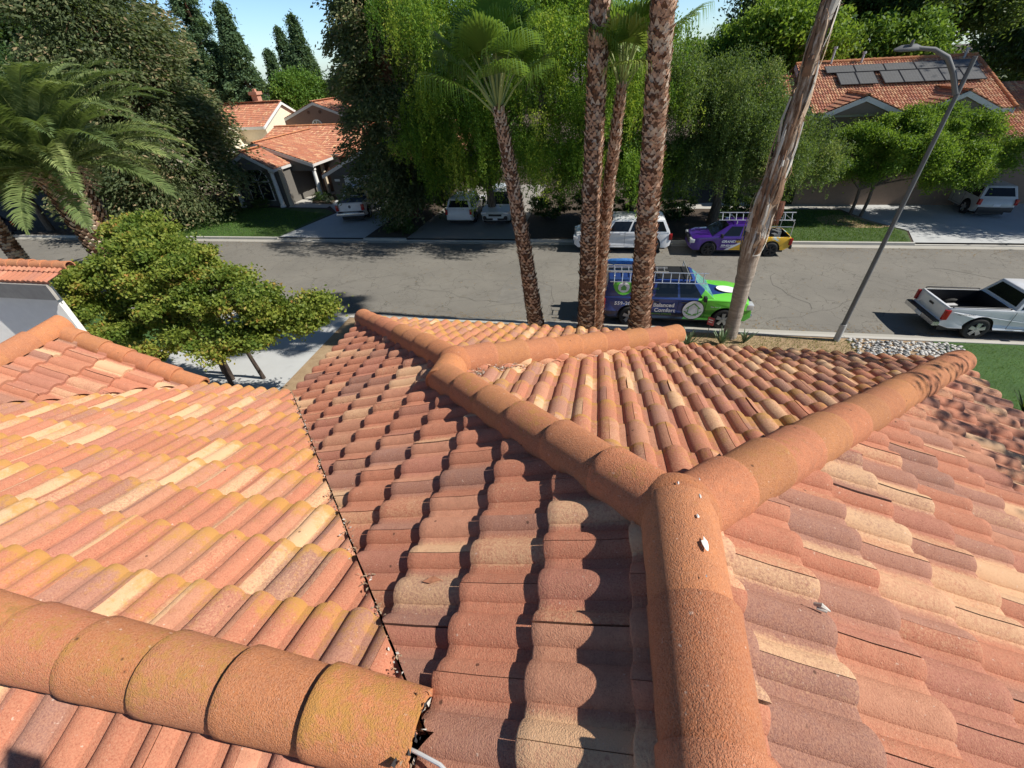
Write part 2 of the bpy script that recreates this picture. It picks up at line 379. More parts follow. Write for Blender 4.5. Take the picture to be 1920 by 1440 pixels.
ridge_run(roof,up_(J2,hh),up_(K,hh),3,.3,r=.135,n=1,extra=.06)
ridge_run(roof,up_(J1,hh),up_(RH,hh),4,.42,r=.128)
ridge_run(roof,up_(J2,hh),up_(W2L,hh),5,.35)
ridge_run(roof,up_(J2,hh),up_(W2R,hh),6,.1,jit=.6)
ridge_run(roof,(V2t[0]-.05,V2t[1],V2t[2]+.0),(-8.2,V2t[1],V2t[2]+.0),7,.74,r=.130,n=25,dark=.42,lift=.027)
ridge_run(roof,(xC-rC,.6,ze+T*rC+hh),(xC-rC,yG+.05,ze+T*rC+hh),8,.05)
ridge_run(roof,(xC-rC,yG-.02,ze+T*rC-.02),(xC,yG-.02,ze-.02),9,.03,r=.105,n=6)
ridge_run(roof,(xC-rC,yG-.02,ze+T*rC-.02),(xC-2*rC,yG-.02,ze-.02),10,.03,r=.105,n=6)
dome(roof,(xr,y1+.02,zr+hh-.03),.158,1,1.0,lichen=.35); dome(roof,(J2[0],J2[1]+.0,J2[2]-.02),.150,2,.95,lichen=.7)
# bird droppings on the cap
M_WHITE=plain('white_dropping',(.75,.73,.68),.9)
M_STUC=plain('pale_stucco',(.56,.53,.48),.92,var=.06,bump=.4,bs=60); M_TRIM=plain('grey_trim',(.33,.31,.28),.7)
M_WTRIM=plain('white_trim',(.7,.69,.66),.6)
mb=MB(); i_=.42
mb.bx(xr-a_+i_,xr+a_-i_,-8,y1+a_-i_,0,ze-.05); mb.bx(W2L[0]+i_,W2R[0]-i_,y1+a_-i_-.5,y1+e_+a_-i_,0,ze-.052)
mb.bx(-8.2,V2e[0]+1,-8,yA-i_,0,ze-.054); mb.bx(xC-2*rC+.3,xC-.3,yA-i_-.3,yG-.12,0,ze-.056)
mb.slab([(xC-2*rC+.1,yG-.13,ze-.06),(xC-.1,yG-.13,ze-.06),(xC-rC,yG-.13,ze+T*rC-.12)],(0,-.1,0))
mb.build('wall',M_STUC,house,True)
mb=MB()   # fascia and gutters
def fas(P,Q,o=(0,0)): 
    P=Vector(P);Q=Vector(Q); dd=(Q-P).normalized(); n=Vector((dd.y,-dd.x,0))*.02
    mb.slab([P-n,P+n,P+n+Vector((0,0,-.2)),P-n+Vector((0,0,-.2))],Q-P)
zf=-.08
fas((RH[0],yb,ze+zf),(RH[0],RH[1],ze+zf)); fas((RH[0],RH[1],ze+zf),(xr-2*d_+a_,RH[1],ze+zf)); fas((W2R[0],W2R[1],ze+zf),(W2L[0],W2L[1],ze+zf)); fas((W2L[0],W2L[1],ze+zf),(W2L[0],yA,ze+zf)); fas((V2e[0],yA,ze+zf),(xC,yA,ze+zf))
fas((W2R[0],RH[1],ze+zf),(W2R[0],W2R[1],ze+zf))
mb.build('fascia',M_WTRIM,house,True)
# open end of the low ridge: rubble and dark felt
M_TWIG=plain('dry_twig',(.30,.22,.15),.9,var=.35,scale=30); M_PALE=plain('pale_debris',(.5,.47,.42),.9,var=.3,scale=40)
M_FELT=plain('torn_felt',(.03,.032,.035),.8)
def litter(name,label,pts,n,spread,s0,s1,seed,cat='leaf litter'):
    rg=random.Random(seed); mb=MB()
    for _ in range(n):
        i=rg.randrange(len(pts)-1); t=rg.random(); P=Vector(pts[i]).lerp(Vector(pts[i+1]),t)+Vector((rg.gauss(0,spread),rg.gauss(0,spread),abs(rg.gauss(0,.008))))
        L=rg.uniform(s0,s1); th=rg.uniform(0,2*pi); dd=Vector((math.cos(th),math.sin(th),rg.uniform(-.3,.5))).normalized()
        if rg.random()<.45:
            mb.m=0; q=P+dd*L*.5+Vector((0,0,rg.uniform(0,.012))); mb.tube([P,q,P+dd*L+Vector((rg.uniform(-.01,.01),0,-.004))],rg.uniform(.0012,.0028),4)
        else:
            mb.m=1 if rg.random()<.6 else 0; b=dd.cross(Vector((0,0,1))).normalized()*L*.3; up_v=Vector((0,0,L*.12))
            mb.add([P,P+dd*L*.5+b+up_v,P+dd*L,P+dd*L*.5-b+up_v*1.6],[(0,1,2),(0,2,3)])
    o=mb.build(name,[M_TWIG,M_PALE],None,fix=False); return setp(o,label,cat,None,'stuff')
def ln_(P,Q,n,h): return [tuple(P[i]+(Q[i]-P[i])*k/n+(h if i==2 else 0) for i in range(3)) for k in range(n+1)]
litter('leaf_litter','dry twigs and leaves caught in the left roof valley',ln_(V2t,V2e,8,.01),420,.014,.005,.022,3)
litter('leaf_litter','pale leaf debris at the top of the short front valley',ln_((K[0]+.10,K[1]+.12,K[2]-.035),(K[0]+.5,K[1]+.5,K[2]-.19),3,.0),420,.03,.005,.022,4)
litter('leaf_litter','thin line of dry leaves along the short front valley',ln_(K,(xr-2*d_+a_,y1+a_,ze),8,.0),260,.014,.006,.02,5)
mb=MB(); rg=random.Random(5)
xe=V2t[0]-.035
for _ in range(110):
    P=Vector((xe+rg.uniform(-.04,.035),V2t[1]+rg.uniform(-.10,.10),V2t[2]+rg.uniform(-.08,.10)))
    mb.m=rg.choice([0,0,1,2]); s=rg.uniform(.006,.016)
    q=[P+Vector((rg.uniform(-s,s)*.5,rg.uniform(-s,s),rg.uniform(-s,s)*1.6)) for _ in range(4)]; mb.add(q,[(0,1,2),(0,2,3),(0,1,3),(1,2,3)])
o=mb.build('crumbled_mortar',[M_FELT,M_PALE,M_TWIG]); o.parent=None; setp(o,'crumbled mortar and torn black felt spilling from the open ridge tile end','mortar')
mb=MB(); mb.tube([(-.53,.25,6.80),(-.46,.262,6.875),(-.40,.25,6.90),(-.33,.235,6.915),(-.26,.20,6.93),(-.18,.12,6.95)],.0055,8)
one('cable',mb,plain('white_cable',(.7,.7,.68),.5),'white cable lying on the tiles by the open ridge end','cable',smooth=True)
for (x,y,s,sd) in ((.345,.80,.03,1),(.30,.97,.012,2),(.39,1.08,.014,3),(.26,1.1,.01,4),(.33,1.15,.01,5)):
    pass
mb=MB(); rg=random.Random(9)
def splat(P,N,r,seed):
    rr_=random.Random(seed); N=Vector(N).normalized(); a=N.orthogonal().normalized(); b=N.cross(a); P=Vector(P); n=11
    ring=[]
    for j in range(n):
        k=r*rr_.uniform(.6,1.25); X_=P.x-xr+math.cos(2*pi*j/n)*k*.6; Y_=P.y+math.sin(2*pi*j/n)*k*1.2; ring.append(Vector((xr+X_,Y_,P.z+math.sqrt(max(1e-6,.1365**2-X_**2))-math.sqrt(.1365**2-(P.x-xr)**2)-.002)))
    mb.add(ring+[P+N*.0015],[(j,(j+1)%n,n) for j in range(n)])
for (dx,y,r) in ((.035,.83,.02),(.028,.93,.007),(.05,1.02,.008),(-.02,1.06,.006),(.06,1.1,.005),(.02,.72,.004)):
    rad=.1365; z=math.sqrt(rad**2-dx**2)-.012; splat((xr+dx,y,zr+hh+z+.012),(dx,0,z+.012),r,int(r*9999))
one('bird_dropping',mb,M_WHITE,'white bird droppings dried on the ridge near the hip junction','dropping',kind='stuff')
# leaf and small bits on the slopes
def onL(x,y,h=.03): return (x,y,zr-T*(xr-x)+h)
def onR(x,y,h=.03): return (x,y,zr-T*(x-xr)+h)
mb=MB(); P=Vector(onL(-.62,.80,.036)); mb.add([P,P+Vector((.04,-.008,.012)),P+Vector((.085,.012,.018)),P+Vector((.04,.03,.004))],[(0,1,2),(0,2,3)]); mb.tube([P+Vector((.085,.012,.018)),P+Vector((.10,.0,.01))],.0015,4)
one('dead_leaf',mb,plain('rust_leaf',(.45,.19,.10),.8,var=.3,scale=40),'curled rust brown leaf on the shadow stepped left slope','leaf')
mb=MB(); P=Vector(onR(.80,.835,.04)); mb.tube([P,P+Vector((.015,-.008,.012)),P+Vector((.04,-.02,.004))],[.006,.009,.003],7); mb.tube([P+Vector((.004,-.012,.0)),P+Vector((.03,-.024,.004))],[.006,.004],6)
one('pebble_debris',mb,M_PALE,'pale bit of debris on the right slope beside the near ridge','debris',smooth=True)
# ------------------------------------------------------------------ ground and street
ST=R(1.2655); YN,YF=14.744,24.438
def S(u,v,z=0.): return (u*math.cos(ST)-v*math.sin(ST),u*math.sin(ST)+v*math.cos(ST),z)
def sheet(mb,us,vs,z,m=None): # rectangle in the street frame
    mb.add([S(us[0],vs[0],z),S(us[1],vs[0],z),S(us[1],vs[1],z),S(us[0],vs[1],z)],[(0,1,2,3)],m)
def uv_(x,y): return (x*math.cos(ST)+y*math.sin(ST),-x*math.sin(ST)+y*math.cos(ST))
t=NT('asphalt'); big=t.noise(.35,3,.6); mid=t.noise(4,4,.7); fine=t.noise(90,2,.7)
col=t.ramp(big,[(.3,(.14,.132,.115)),(.7,(.205,.192,.164))])
col=t.mix(t.rr(mid,.35,.7,0,.45),col,(.15,.14,.123)); col=t.mix(t.rr(fine,.35,.75,0,.45),col,(.30,.28,.245)); col=t.mix(t.rr(fine,.2,.42,.5,0),col,(.09,.085,.075))
wv=t.n('ShaderNodeVectorMath',operation='ADD'); nn=t.n('ShaderNodeTexNoise'); nn.inputs['Scale'].default_value=1.3; nn.inputs['Detail'].default_value=5; t.l(t.co(),nn.inputs['Vector']); t.l(t.co(),wv.inputs[0]); t.l(nn.outputs['Color'],wv.inputs[1])
v=t.n('ShaderNodeTexVoronoi',feature='DISTANCE_TO_EDGE'); v.inputs['Scale'].default_value=.8; t.l(wv.outputs[0],v.inputs['Vector'])
v2=t.n('ShaderNodeTexVoronoi',feature='DISTANCE_TO_EDGE'); v2.inputs['Scale'].default_value=2.6; t.l(wv.outputs[0],v2.inputs['Vector'])
ck=t.math('MAXIMUM',t.rr(v.outputs['Distance'],.0,.012,.75,0),t.math('MULTIPLY',t.rr(v2.outputs['Distance'],.0,.03,.55,0),t.rr(t.noise(.5,2),.48,.6,0,1)))
col=t.mix(ck,col,(.075,.07,.06))
st_=t.rr(t.noise(.9,3,.6),.62,.75,0,.5); col=t.mix(st_,col,(.13,.115,.09)); t.bump(fine,.5,.01)
M_ASPH=t.fin(col,.92,0,.3)
def concrete(name,c,joint=0):
    t=NT(name); b=t.noise(.8,4,.6); f=t.noise(60,3,.7)
    col=t.ramp(b,[(.3,tuple(x*.86 for x in c)),(.7,c)]); col=t.mix(t.rr(f,.3,.7,0,.25),col,tuple(x*.75 for x in c))
    s=t.rr(t.noise(2.2,4,.7),.58,.78,0,.4); col=t.mix(s,col,tuple(x*.55 for x in c)); t.bump(f,.25,.006)
    return t.fin(col,.9,0,.3)
M_CONC=concrete('concrete',(.50,.48,.43)); M_DRIVE=concrete('driveway_concrete',(.50,.51,.50)); M_KERB=concrete('kerb_concrete',(.42,.40,.35))
t=NT('dry_soil'); n1=t.noise(3,5,.7); n2=t.noise(45,3,.7); col=t.ramp(n1,[(.3,(.30,.20,.11)),(.7,(.47,.34,.20))]); col=t.mix(t.rr(n2,.35,.7,0,.5),col,(.20,.13,.075)); t.bump(n2,.8,.02); M_SOIL=t.fin(col,.95)
t=NT('bark_mulch'); n1=t.noise(5,5,.7); n2=t.noise(38,3,.7); col=t.ramp(n1,[(.3,(.04,.03,.022)),(.7,(.085,.06,.04))]); col=t.mix(t.rr(n2,.4,.7,0,.6),col,(.12,.085,.055)); t.bump(n2,.9,.03); M_MULCH=t.fin(col,.95)
def lawn(name,a,b):
    t=NT(name); n1=t.noise(1.2,5,.65); n2=t.noise(70,3,.7); n3=t.noise(14,3,.6)
    col=t.ramp(n1,[(.3,a),(.7,b)]); col=t.mix(t.rr(n2,.35,.7,0,.5),col,tuple(x*.5 for x in a)); col=t.mix(t.rr(n3,.5,.8,0,.3),col,(.16,.19,.05)); t.bump(n2,1,.03); return t.fin(col,.9)
M_LAWN=lawn('lawn',(.045,.11,.02),(.075,.17,.03)); M_LAWN2=lawn('far_lawn',(.05,.10,.025),(.09,.15,.035))
mb=MB(); mb.add([(-400,-150,-.02),(400,-150,-.02),(400,600,-.02),(-400,600,-.02)],[(0,1,2,3)]); struct('ground',mb,M_MULCH)
mb=MB(); n=24
for i in range(n):
    sheet(mb,(-110+i*8,-110+(i+1)*8),(YN+.42,YF-.42),0)
struct('road',mb,M_ASPH,'grey cracked asphalt street')
mb=MB(); mb.m=0
for (a,b) in ((YN-.0,YN+.42),(YF-.42,YF+.0)): sheet(mb,(-110,82),(a,b),.004)
struct('gutter',mb,M_KERB)
mb=MB()
def kerb(u0,u1,va,vb,h=.14):
    k=max(1,int((u1-u0)/6))
    for i in range(k):
        a=u0+(u1-u0)*i/k; b=u0+(u1-u0)*(i+1)/k-.012
        mb.slab([S(a,va,-.01),S(b,va,-.01),S(b,vb,-.01),S(a,vb,-.01)],(0,0,h+.01))
DR=[(-19.9,-13.9),(-11.1,-4.2),(16.4,27.5)]
kerb(-110,-16.3,YN-.16,YN); kerb(-16.3,-9.9,YN-.16,YN,.04); kerb(-9.9,60,YN-.16,YN)
e=-110
for a,b in DR: kerb(e,a,YF,YF+.16); kerb(a,b,YF,YF+.16,.04); e=b
kerb(e,80,YF,YF+.16)
struct('kerb',mb,M_CONC)
# yards
mb=MB(); sheet(mb,(-110,80),(-60,YN-.16),.10); struct('near_yard_soil',mb,M_SOIL)
mb=MB(); sheet(mb,(-110,80),(YF+.16,140),.10); struct('far_yard_soil',mb,M_MULCH)
mb=MB(); sheet(mb,(11.9,60),(-20,YN-.16),.112); struct('near_lawn',mb,M_LAWN)
mb=MB(); sheet(mb,(-110,-16.4),(11,YN-.16),.112); struct('side_lawn',mb,M_LAWN)
mb=MB(); sheet(mb,(-16.3,-9.9),(3.6,YN-.14),.118); struct('near_driveway',mb,M_DRIVE)
mb=MB(); sheet(mb,(-9.9,-7.2),(3.6,YN-.16),.114); struct('path',mb,M_SOIL)
def pp(name,pts,z,m):
    mb=MB(); mb.poly([(x,y,z) for x,y in pts]); return struct(name,mb,m)
x0,y0=S(-30.2,YF+.16)[:2]
pp('far_lawn_left',[S(-36,YF+.17)[:2],S(-19.9,YF+.17)[:2],(-19.6,29.6),(-20.8,30.6),(-26,31),(-31.2,30.6),(-36,29)],.112,M_LAWN2)
pp('far_driveway_left',[S(-19.9,YF+.14)[:2],S(-13.9,YF+.14)[:2],(-14.2,33),(-16.8,38.2),(-22.6,38.2),(-20.9,31.4),(-19.3,29.6)],.118,M_DRIVE)
pp('garden_walk',[(-20.9,30.9),(-24.3,31.0),(-25,33.6),(-23.2,36),(-22.4,35.6),(-23.4,33),(-22.9,32.1),(-20.9,31.8)],.124,M_CONC)
pp('far_driveway_middle',[S(-11.1,YF+.14)[:2],S(-4.2,YF+.14)[:2],(-4.6,38),(-11.0,38)],.118,concrete('dark_concrete',(.30,.28,.25)))
pp('far_lawn_right',[S(8.2,YF+.17)[:2],S(16.3,YF+.17)[:2],(16.4,26.8),(15.2,28.8),(14.6,30.8),(11.0,30.9),(7,30.9)],.112,M_LAWN2)
pp('far_sidewalk_right',[(5,30.95),(17,30.9),(20,33),(20,33.9),(5,32.1)],.119,M_CONC)
pp('far_driveway_right',[S(16.4,YF+.14)[:2],S(29,YF+.14)[:2],(30,40),(24.3,40),(18.2,33.3),(14.7,30.85),(15.3,28.8),(16.5,26.8)],.122,M_DRIVE)
# bare ring of soil around the street tree on the far lawn
mb=MB(); mb.poly([(14.6+2.1*math.cos(a)*random.uniform(.9,1.1),28.5+1.25*math.sin(a)*random.uniform(.9,1.1),.117) for a in [2*pi*i/26 for i in range(26)]]); struct('tree_ring_soil',mb,M_SOIL)
# driveway joints, patches
mb=MB()
for vv in (6.2,9.0,11.9): sheet(mb,(-16.3,-9.9),(vv,vv+.018),.1195)
sheet(mb,(-13.1,-13.085),(3.6,14.58),.1195)
struct('driveway_joint',mb,plain('joint_dark',(.10,.095,.085),.95))
mb=MB()
for (a,b,c,d) in ((-3.9,-1.6,16.6,18.6),(-6.4,-1.4,19.0,19.06),(22.2,22.24,15.3,20)):
    sheet(mb,(a,b),(c,d),.004)
struct('road_patch',mb,plain('patched_asphalt',(.175,.165,.145),.93,var=.15,scale=3,bump=.4,bs=90))
mb=MB(); rg=random.Random(3)
def crackline(pts,wd=.008,z=.0055):
    for (p,q) in zip(pts[:-1],pts[1:]):
        P=Vector(S(*p));Q=Vector(S(*q)); n=Vector((-(Q-P).y,(Q-P).x,0)).normalized()*wd*rg.uniform(.5,1.3); P.z=Q.z=z
        mb.add([P-n,Q-n,Q+n,P+n],[(0,1,2,3)])
for (u,v,a,k) in ((-1.5,15.5,1.2,9),(-1.0,19.8,.1,12),(-9,18,.25,16),(3,21,2.9,10),(9,17,1.4,8),(12,20,.1,14),(-18,20.5,.05,18),(-14,17.5,-.3,10),(15.5,21.5,-.2,10),(7,15.8,.4,9),(19,18.6,.1,12),(-4.3,16.2,.8,7)):
    pts=[(u,v)]
    for _ in range(k): a+=rg.gauss(0,.45); u+=.5*math.cos(a); v+=.5*math.sin(a); v=min(max(v,YN+.5),YF-.5); pts.append((u,v))
    crackline(pts)
struct('road_crack',mb,plain('tar_crack',(.085,.08,.07),.9))
mb=MB(); rg=random.Random(4)   # pale patch curves
pts=[(-24.6+.9*math.cos(a),22.6+.55*math.sin(a)) for a in [2.2+.35*i for i in range(9)]]; crackline(pts,.03,.006)
struct('road_paint_mark',mb,plain('faded_paint',(.42,.41,.38),.9))
rgl=np.random.default_rng(8); n=4200; u=rgl.uniform(-34,26,n); far=rgl.random(n)<.6; v=np.where(far,YF-.42-np.abs(rgl.normal(0,.55,n)),YN+.45+np.abs(rgl.normal(0,.35,n))); wide=rgl.random(n)<.22; v=np.where(wide,rgl.uniform(YN+.4,YF-.4,n),v)
P=np.stack([u*math.cos(ST)-v*math.sin(ST),u*math.sin(ST)+v*math.cos(ST),np.full(n,.012)],1); th=rgl.uniform(0,2*pi,n); D=np.stack([np.cos(th),np.sin(th),rgl.uniform(-.1,.1,n)],1); Sd=np.stack([-np.sin(th),np.cos(th),rgl.uniform(-.1,.1,n)],1); L=rgl.uniform(.015,.05,n)[:,None]
V=np.stack([P-D*L,P+Sd*L*.5,P+D*L,P-Sd*L*.5],1).reshape(-1,3); o=link('fallen_leaves',npmesh('fallen_leaves',V,np.arange(4*n).reshape(-1,4),4),None,[plain('fallen_leaf',(.22,.15,.07),.9,var=.5,scale=3)]); setp(o,'dry fallen leaves scattered along both gutters of the street','leaf litter',None,'stuff')
# river rock bed
mb=MB(); rg=random.Random(6)
import itertools
for _ in range(900):
    x=rg.uniform(8.85,12.3); y=rg.uniform(13.2,14.72)+.02*x*.1
    if x>11.6 and y<13.9-(x-11.6)*.8+.4: continue
    r=rg.uniform(.025,.075); n=6; z=.10+r*.35
    a0=rg.uniform(0,6); el=rg.uniform(.6,1); vs=[]
    for (rz_,rr_) in ((-.5,.75),(.1,1),(.6,.65)):
        for j in range(n):
            th=2*pi*j/n+a0; vs.append((x+math.cos(th)*r*rr_,y+math.sin(th)*r*rr_*el,z+rz_*r*.7))
    vs.append((x,y,z+r*.55)); F=[(i*n+j,i*n+(j+1)%n,(i+1)*n+(j+1)%n,(i+1)*n+j) for i in range(2) for j in range(n)]+[(2*n+j,2*n+(j+1)%n,3*n) for j in range(n)]
    mb.m=rg.choice([0,0,1,2]); mb.add(vs,F)
one('river_rocks',mb,[plain('rock_pale',(.52,.50,.46),.85),plain('rock_grey',(.30,.30,.29),.85),plain('rock_dark',(.13,.135,.14),.8)],'bed of grey and white river rocks behind the kerb by the lamp post','rocks',kind='stuff',smooth=True,ang=80,fix=False)
# grass blades
def blades(name,label,poly,nb,seed,mat,h=(.03,.075),wd=.006,z=.11):
    rg=np.random.default_rng(seed); P=np.array(poly); x0,y0=P.min(0);x1,y1=P.max(0); pts=[]
    x=rg.uniform(x0,x1,nb*2); y=rg.uniform(y0,y1,nb*2); ins=np.zeros(nb*2,bool); n=len(P)
    j=n-1
    for i in range(n):
        c=((P[i,1]>y)!=(P[j,1]>y))&(x<(P[j,0]-P[i,0])*(y-P[i,1])/(P[j,1]-P[i,1]+1e-9)+P[i,0]); ins^=c; j=i
    x,y=x[ins][:nb],y[ins][:nb]; n=len(x); th=rg.uniform(0,2*pi,n); L=rg.uniform(*h,n); w=wd
    a=np.stack([x-w*np.cos(th),y-w*np.sin(th),np.full(n,z)],1); b=np.stack([x+w*np.cos(th),y+w*np.sin(th),np.full(n,z)],1)
    dx=rg.normal(0,.35,n)*L; dy=rg.normal(0,.35,n)*L; c=np.stack([x+dx,y+dy,z+L],1)
    V=np.stack([a,b,c],1).reshape(-1,3); F=np.arange(3*n).reshape(-1,3); rv=np.repeat(rg.random(n),3)
    o=link(name,npmesh(name,V,F,3,{'rnd':rv}),None,[mat]); return setp(o,label,'grass',None,'stuff')
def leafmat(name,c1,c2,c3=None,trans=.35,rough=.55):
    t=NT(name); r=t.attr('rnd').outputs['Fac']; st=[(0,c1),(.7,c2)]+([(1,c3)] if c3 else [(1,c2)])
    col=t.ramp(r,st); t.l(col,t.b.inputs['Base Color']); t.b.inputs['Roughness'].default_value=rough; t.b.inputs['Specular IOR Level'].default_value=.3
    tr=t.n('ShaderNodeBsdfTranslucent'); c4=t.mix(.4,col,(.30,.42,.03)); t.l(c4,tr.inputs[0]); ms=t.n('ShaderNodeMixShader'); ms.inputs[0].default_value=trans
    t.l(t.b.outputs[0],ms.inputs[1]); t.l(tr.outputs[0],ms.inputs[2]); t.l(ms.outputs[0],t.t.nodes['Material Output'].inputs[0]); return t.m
M_GRASS=leafmat('grass_blade',(.05,.13,.02),(.10,.22,.035),(.20,.26,.06),.3)
blades('grass','short mown green grass on the near lawn by the white pickup',[S(11.95,YN-.2)[:2],S(26,YN-.2)[:2],(26,5),(9.5,5),(10.2,10.5)],45000,1,M_GRASS)
blades('grass','shaded green grass of the far left lawn',[S(-30,YF+.2)[:2],S(-20.1,YF+.2)[:2],(-20,29.3),(-26,30.8),(-31,30.4)],26000,2,M_GRASS,(.04,.10),.012)
blades('grass','shaded green grass of the far right lawn',[S(8.3,YF+.2)[:2],S(16.2,YF+.2)[:2],(16.1,26.8),(15,28.6),(14.4,30.6),(8,30.8)],16000,3,M_GRASS,(.04,.10),.012)
blades('grass','sparse dry weeds along the near kerb strip',[(3.2,13.2),(9.0,13.4),(9.0,14.6),(3.2,14.5)],2500,4,leafmat('dry_weed',(.25,.22,.07),(.13,.17,.05)),(.03,.12),.008)
# ------------------------------------------------------------------ vegetation
def unit(a): return a/np.maximum(np.linalg.norm(a,axis=1,keepdims=True),1e-9)
def leafcards(P,D,L,Wd,rg,fold=None):
    """P centres, D axis directions (unit), L lengths, Wd widths -> quads"""
    n=len(P); q=rg.normal(size=(n,3)); Sd=unit(np.cross(D,q)); L=np.broadcast_to(L,n)[:,None]; Wd=np.broadcast_to(Wd,n)[:,None]
    V=np.stack([P-D*L*.5,P+Sd*Wd*.5-D*L*.05,P+D*L*.5,P-Sd*Wd*.5-D*L*.05],1).reshape(-1,3)
    return V,np.arange(4*n).reshape(-1,4)
def foliage(name,P,D,L,Wd,rnd,mat,parent,rg):
    V,F=leafcards(P,D,L,Wd,rg); r=np.repeat(rnd,4)
    if parent is not None:
        pl=parent.location; V=V-np.array([pl.x,pl.y,pl.z])
    return link(name,npmesh(name,V,F,4,{'rnd':r}),parent,[mat])
def bark(name,a,b,sc=8):
    t=NT(name); v=t.n('ShaderNodeMapping'); v.inputs['Scale'].default_value=(1,1,.18); t.l(t.co(),v.inputs['Vector']); n=t.noise(sc*2,4,.7,v.outputs[0])
    col=t.ramp(n,[(.35,a),(.65,b)]); t.bump(n,.9,.03); return t.fin(col,.95,0,.2)
M_RBARK=bark('redwood_bark',(.10,.05,.03),(.22,.12,.075)); M_GBARK=bark('grey_bark',(.07,.055,.045),(.17,.14,.11))
M_REDW=leafmat('redwood_needles',(.055,.085,.04),(.16,.19,.085),(.38,.28,.16),.35,.7)
M_CYP=leafmat('conifer_needles',(.045,.09,.05),(.11,.18,.08),(.18,.23,.10),.3,.7)
M_ELM=leafmat('elm_leaves',(.07,.17,.022),(.27,.40,.045),(.58,.62,.09),.52)
M_OLV=leafmat('grey_green_leaves',(.07,.12,.035),(.15,.22,.065),(.32,.34,.11),.42)
M_MAP=leafmat('maple_leaves',(.11,.18,.03),(.31,.35,.06),(.50,.27,.08),.42)
M_BRI=leafmat('bright_green_leaves',(.06,.14,.02),(.14,.26,.04),(.26,.36,.07),.42)
M_DRK=leafmat('dark_green_leaves',(.025,.06,.018),(.065,.115,.03),(.13,.17,.05),.28)
M_ASHL=leafmat('ash_tree_leaves',(.07,.16,.02),(.20,.32,.04),(.42,.47,.08),.5)
def conifer(label,x,y,h,rad,seed,zlow=.06,nb=150,per=420,mat=None,name='redwood_tree',cat='tree',group=None,spray=.24,droop=.22,shape=.75,trunk_r=.35,brown=.0):
    rg=np.random.default_rng(seed); root=thing(name,label,cat,(x,y,.1),0,group)
    mb=MB(); mb.tube([(0,0,0),(0.05,0,h*.3),(0,.05,h*.7),(0,0,h)],[trunk_r,trunk_r*.75,trunk_r*.4,.02],10)
    Ps=[];Ds=[];rn=[]
    for i in range(nb):
        f=(i+rg.random())/nb; z=h*(zlow+(1-zlow)*f); Rr=rad*((1-f)**shape)*rg.uniform(.72,1.08)*(.62+.38*min(1,f*7+.3)); Rr=max(Rr,.25)
        th=rg.uniform(0,2*pi); n=max(20,int(per*(.25+Rr/rad)))
        sd=.10*rad+.12
        t_=np.sqrt(rg.uniform(.04,1,n)); 
        cx=np.cos(th)*Rr*t_; cy=np.sin(th)*Rr*t_; cz=z+.30*Rr*t_*.5-droop*Rr*t_**2*1.6
        # clumps along the branch
        k=rg.integers(3,6); cl=rg.uniform(.3,1,k); ci=rg.integers(0,k,n); tt=np.clip(cl[ci]+rg.normal(0,.09,n),.05,1.08)
        px=np.cos(th)*Rr*tt; py=np.sin(th)*Rr*tt; pz=z+.15*Rr*tt-droop*Rr*tt**2*1.6
        lat=rg.normal(0,1,n)*sd*(.5+.5*tt); px+=-np.sin(th)*lat; py+=np.cos(th)*lat; pz+=rg.normal(0,1,n)*sd*.38-np.abs(lat)*.25
        Ps.append(np.stack([px,py,pz],1)); d=np.stack([np.cos(th)+rg.normal(0,.55,n),np.sin(th)+rg.normal(0,.55,n),rg.normal(-.35,.4,n)],1); Ds.append(d)
        base=rg.uniform(.15,.6,k)[ci]; rr_=base+rg.normal(0,.14,n)+.28*(tt>.9)*(rg.random(n)<.5); rn.append(np.clip(rr_+brown*(rg.random(n)<.12),0,1))
        if Rr>1.2 and i%2==0:
            e=(np.cos(th)*Rr*.85,np.sin(th)*Rr*.85,z+.15*Rr*.85-droop*Rr*.72*1.6); mb.tube([(0,0,z-.1),(e[0]*.5,e[1]*.5,z+.07*Rr),e],[.05+.02*Rr/2,.04,.012],5,False)
    P=np.concatenate(Ps)+np.array([x,y,.1]);D=unit(np.concatenate(Ds)); n=len(P); keep=P[:,2]>.25
    P,D,rn_=P[keep],D[keep],np.concatenate(rn)[keep]; n=len(P)
    mb.build('trunk',M_RBARK,root,smooth=True,ang=60)
    foliage('crown',P,D,rg.uniform(.6,1.3,n)*spray,rg.uniform(.6,1.2,n)*spray*.42,rn_,mat or M_REDW,root,rg)
    return root
def limbs(mb,base,targets,r0,rg,n=6):
    for q in targets:
        b=Vector(base);q=Vector(q); m=b.lerp(q,.5)+Vector((rg.uniform(-.2,.2),rg.uniform(-.2,.2),rg.uniform(0,.25)))*(q-b).length*.25
        mb.tube([b,b.lerp(m,.5)+Vector((rg.uniform(-.05,.05),rg.uniform(-.05,.05),.03)),m,q],[r0,r0*.8,r0*.55,r0*.18],n,False)
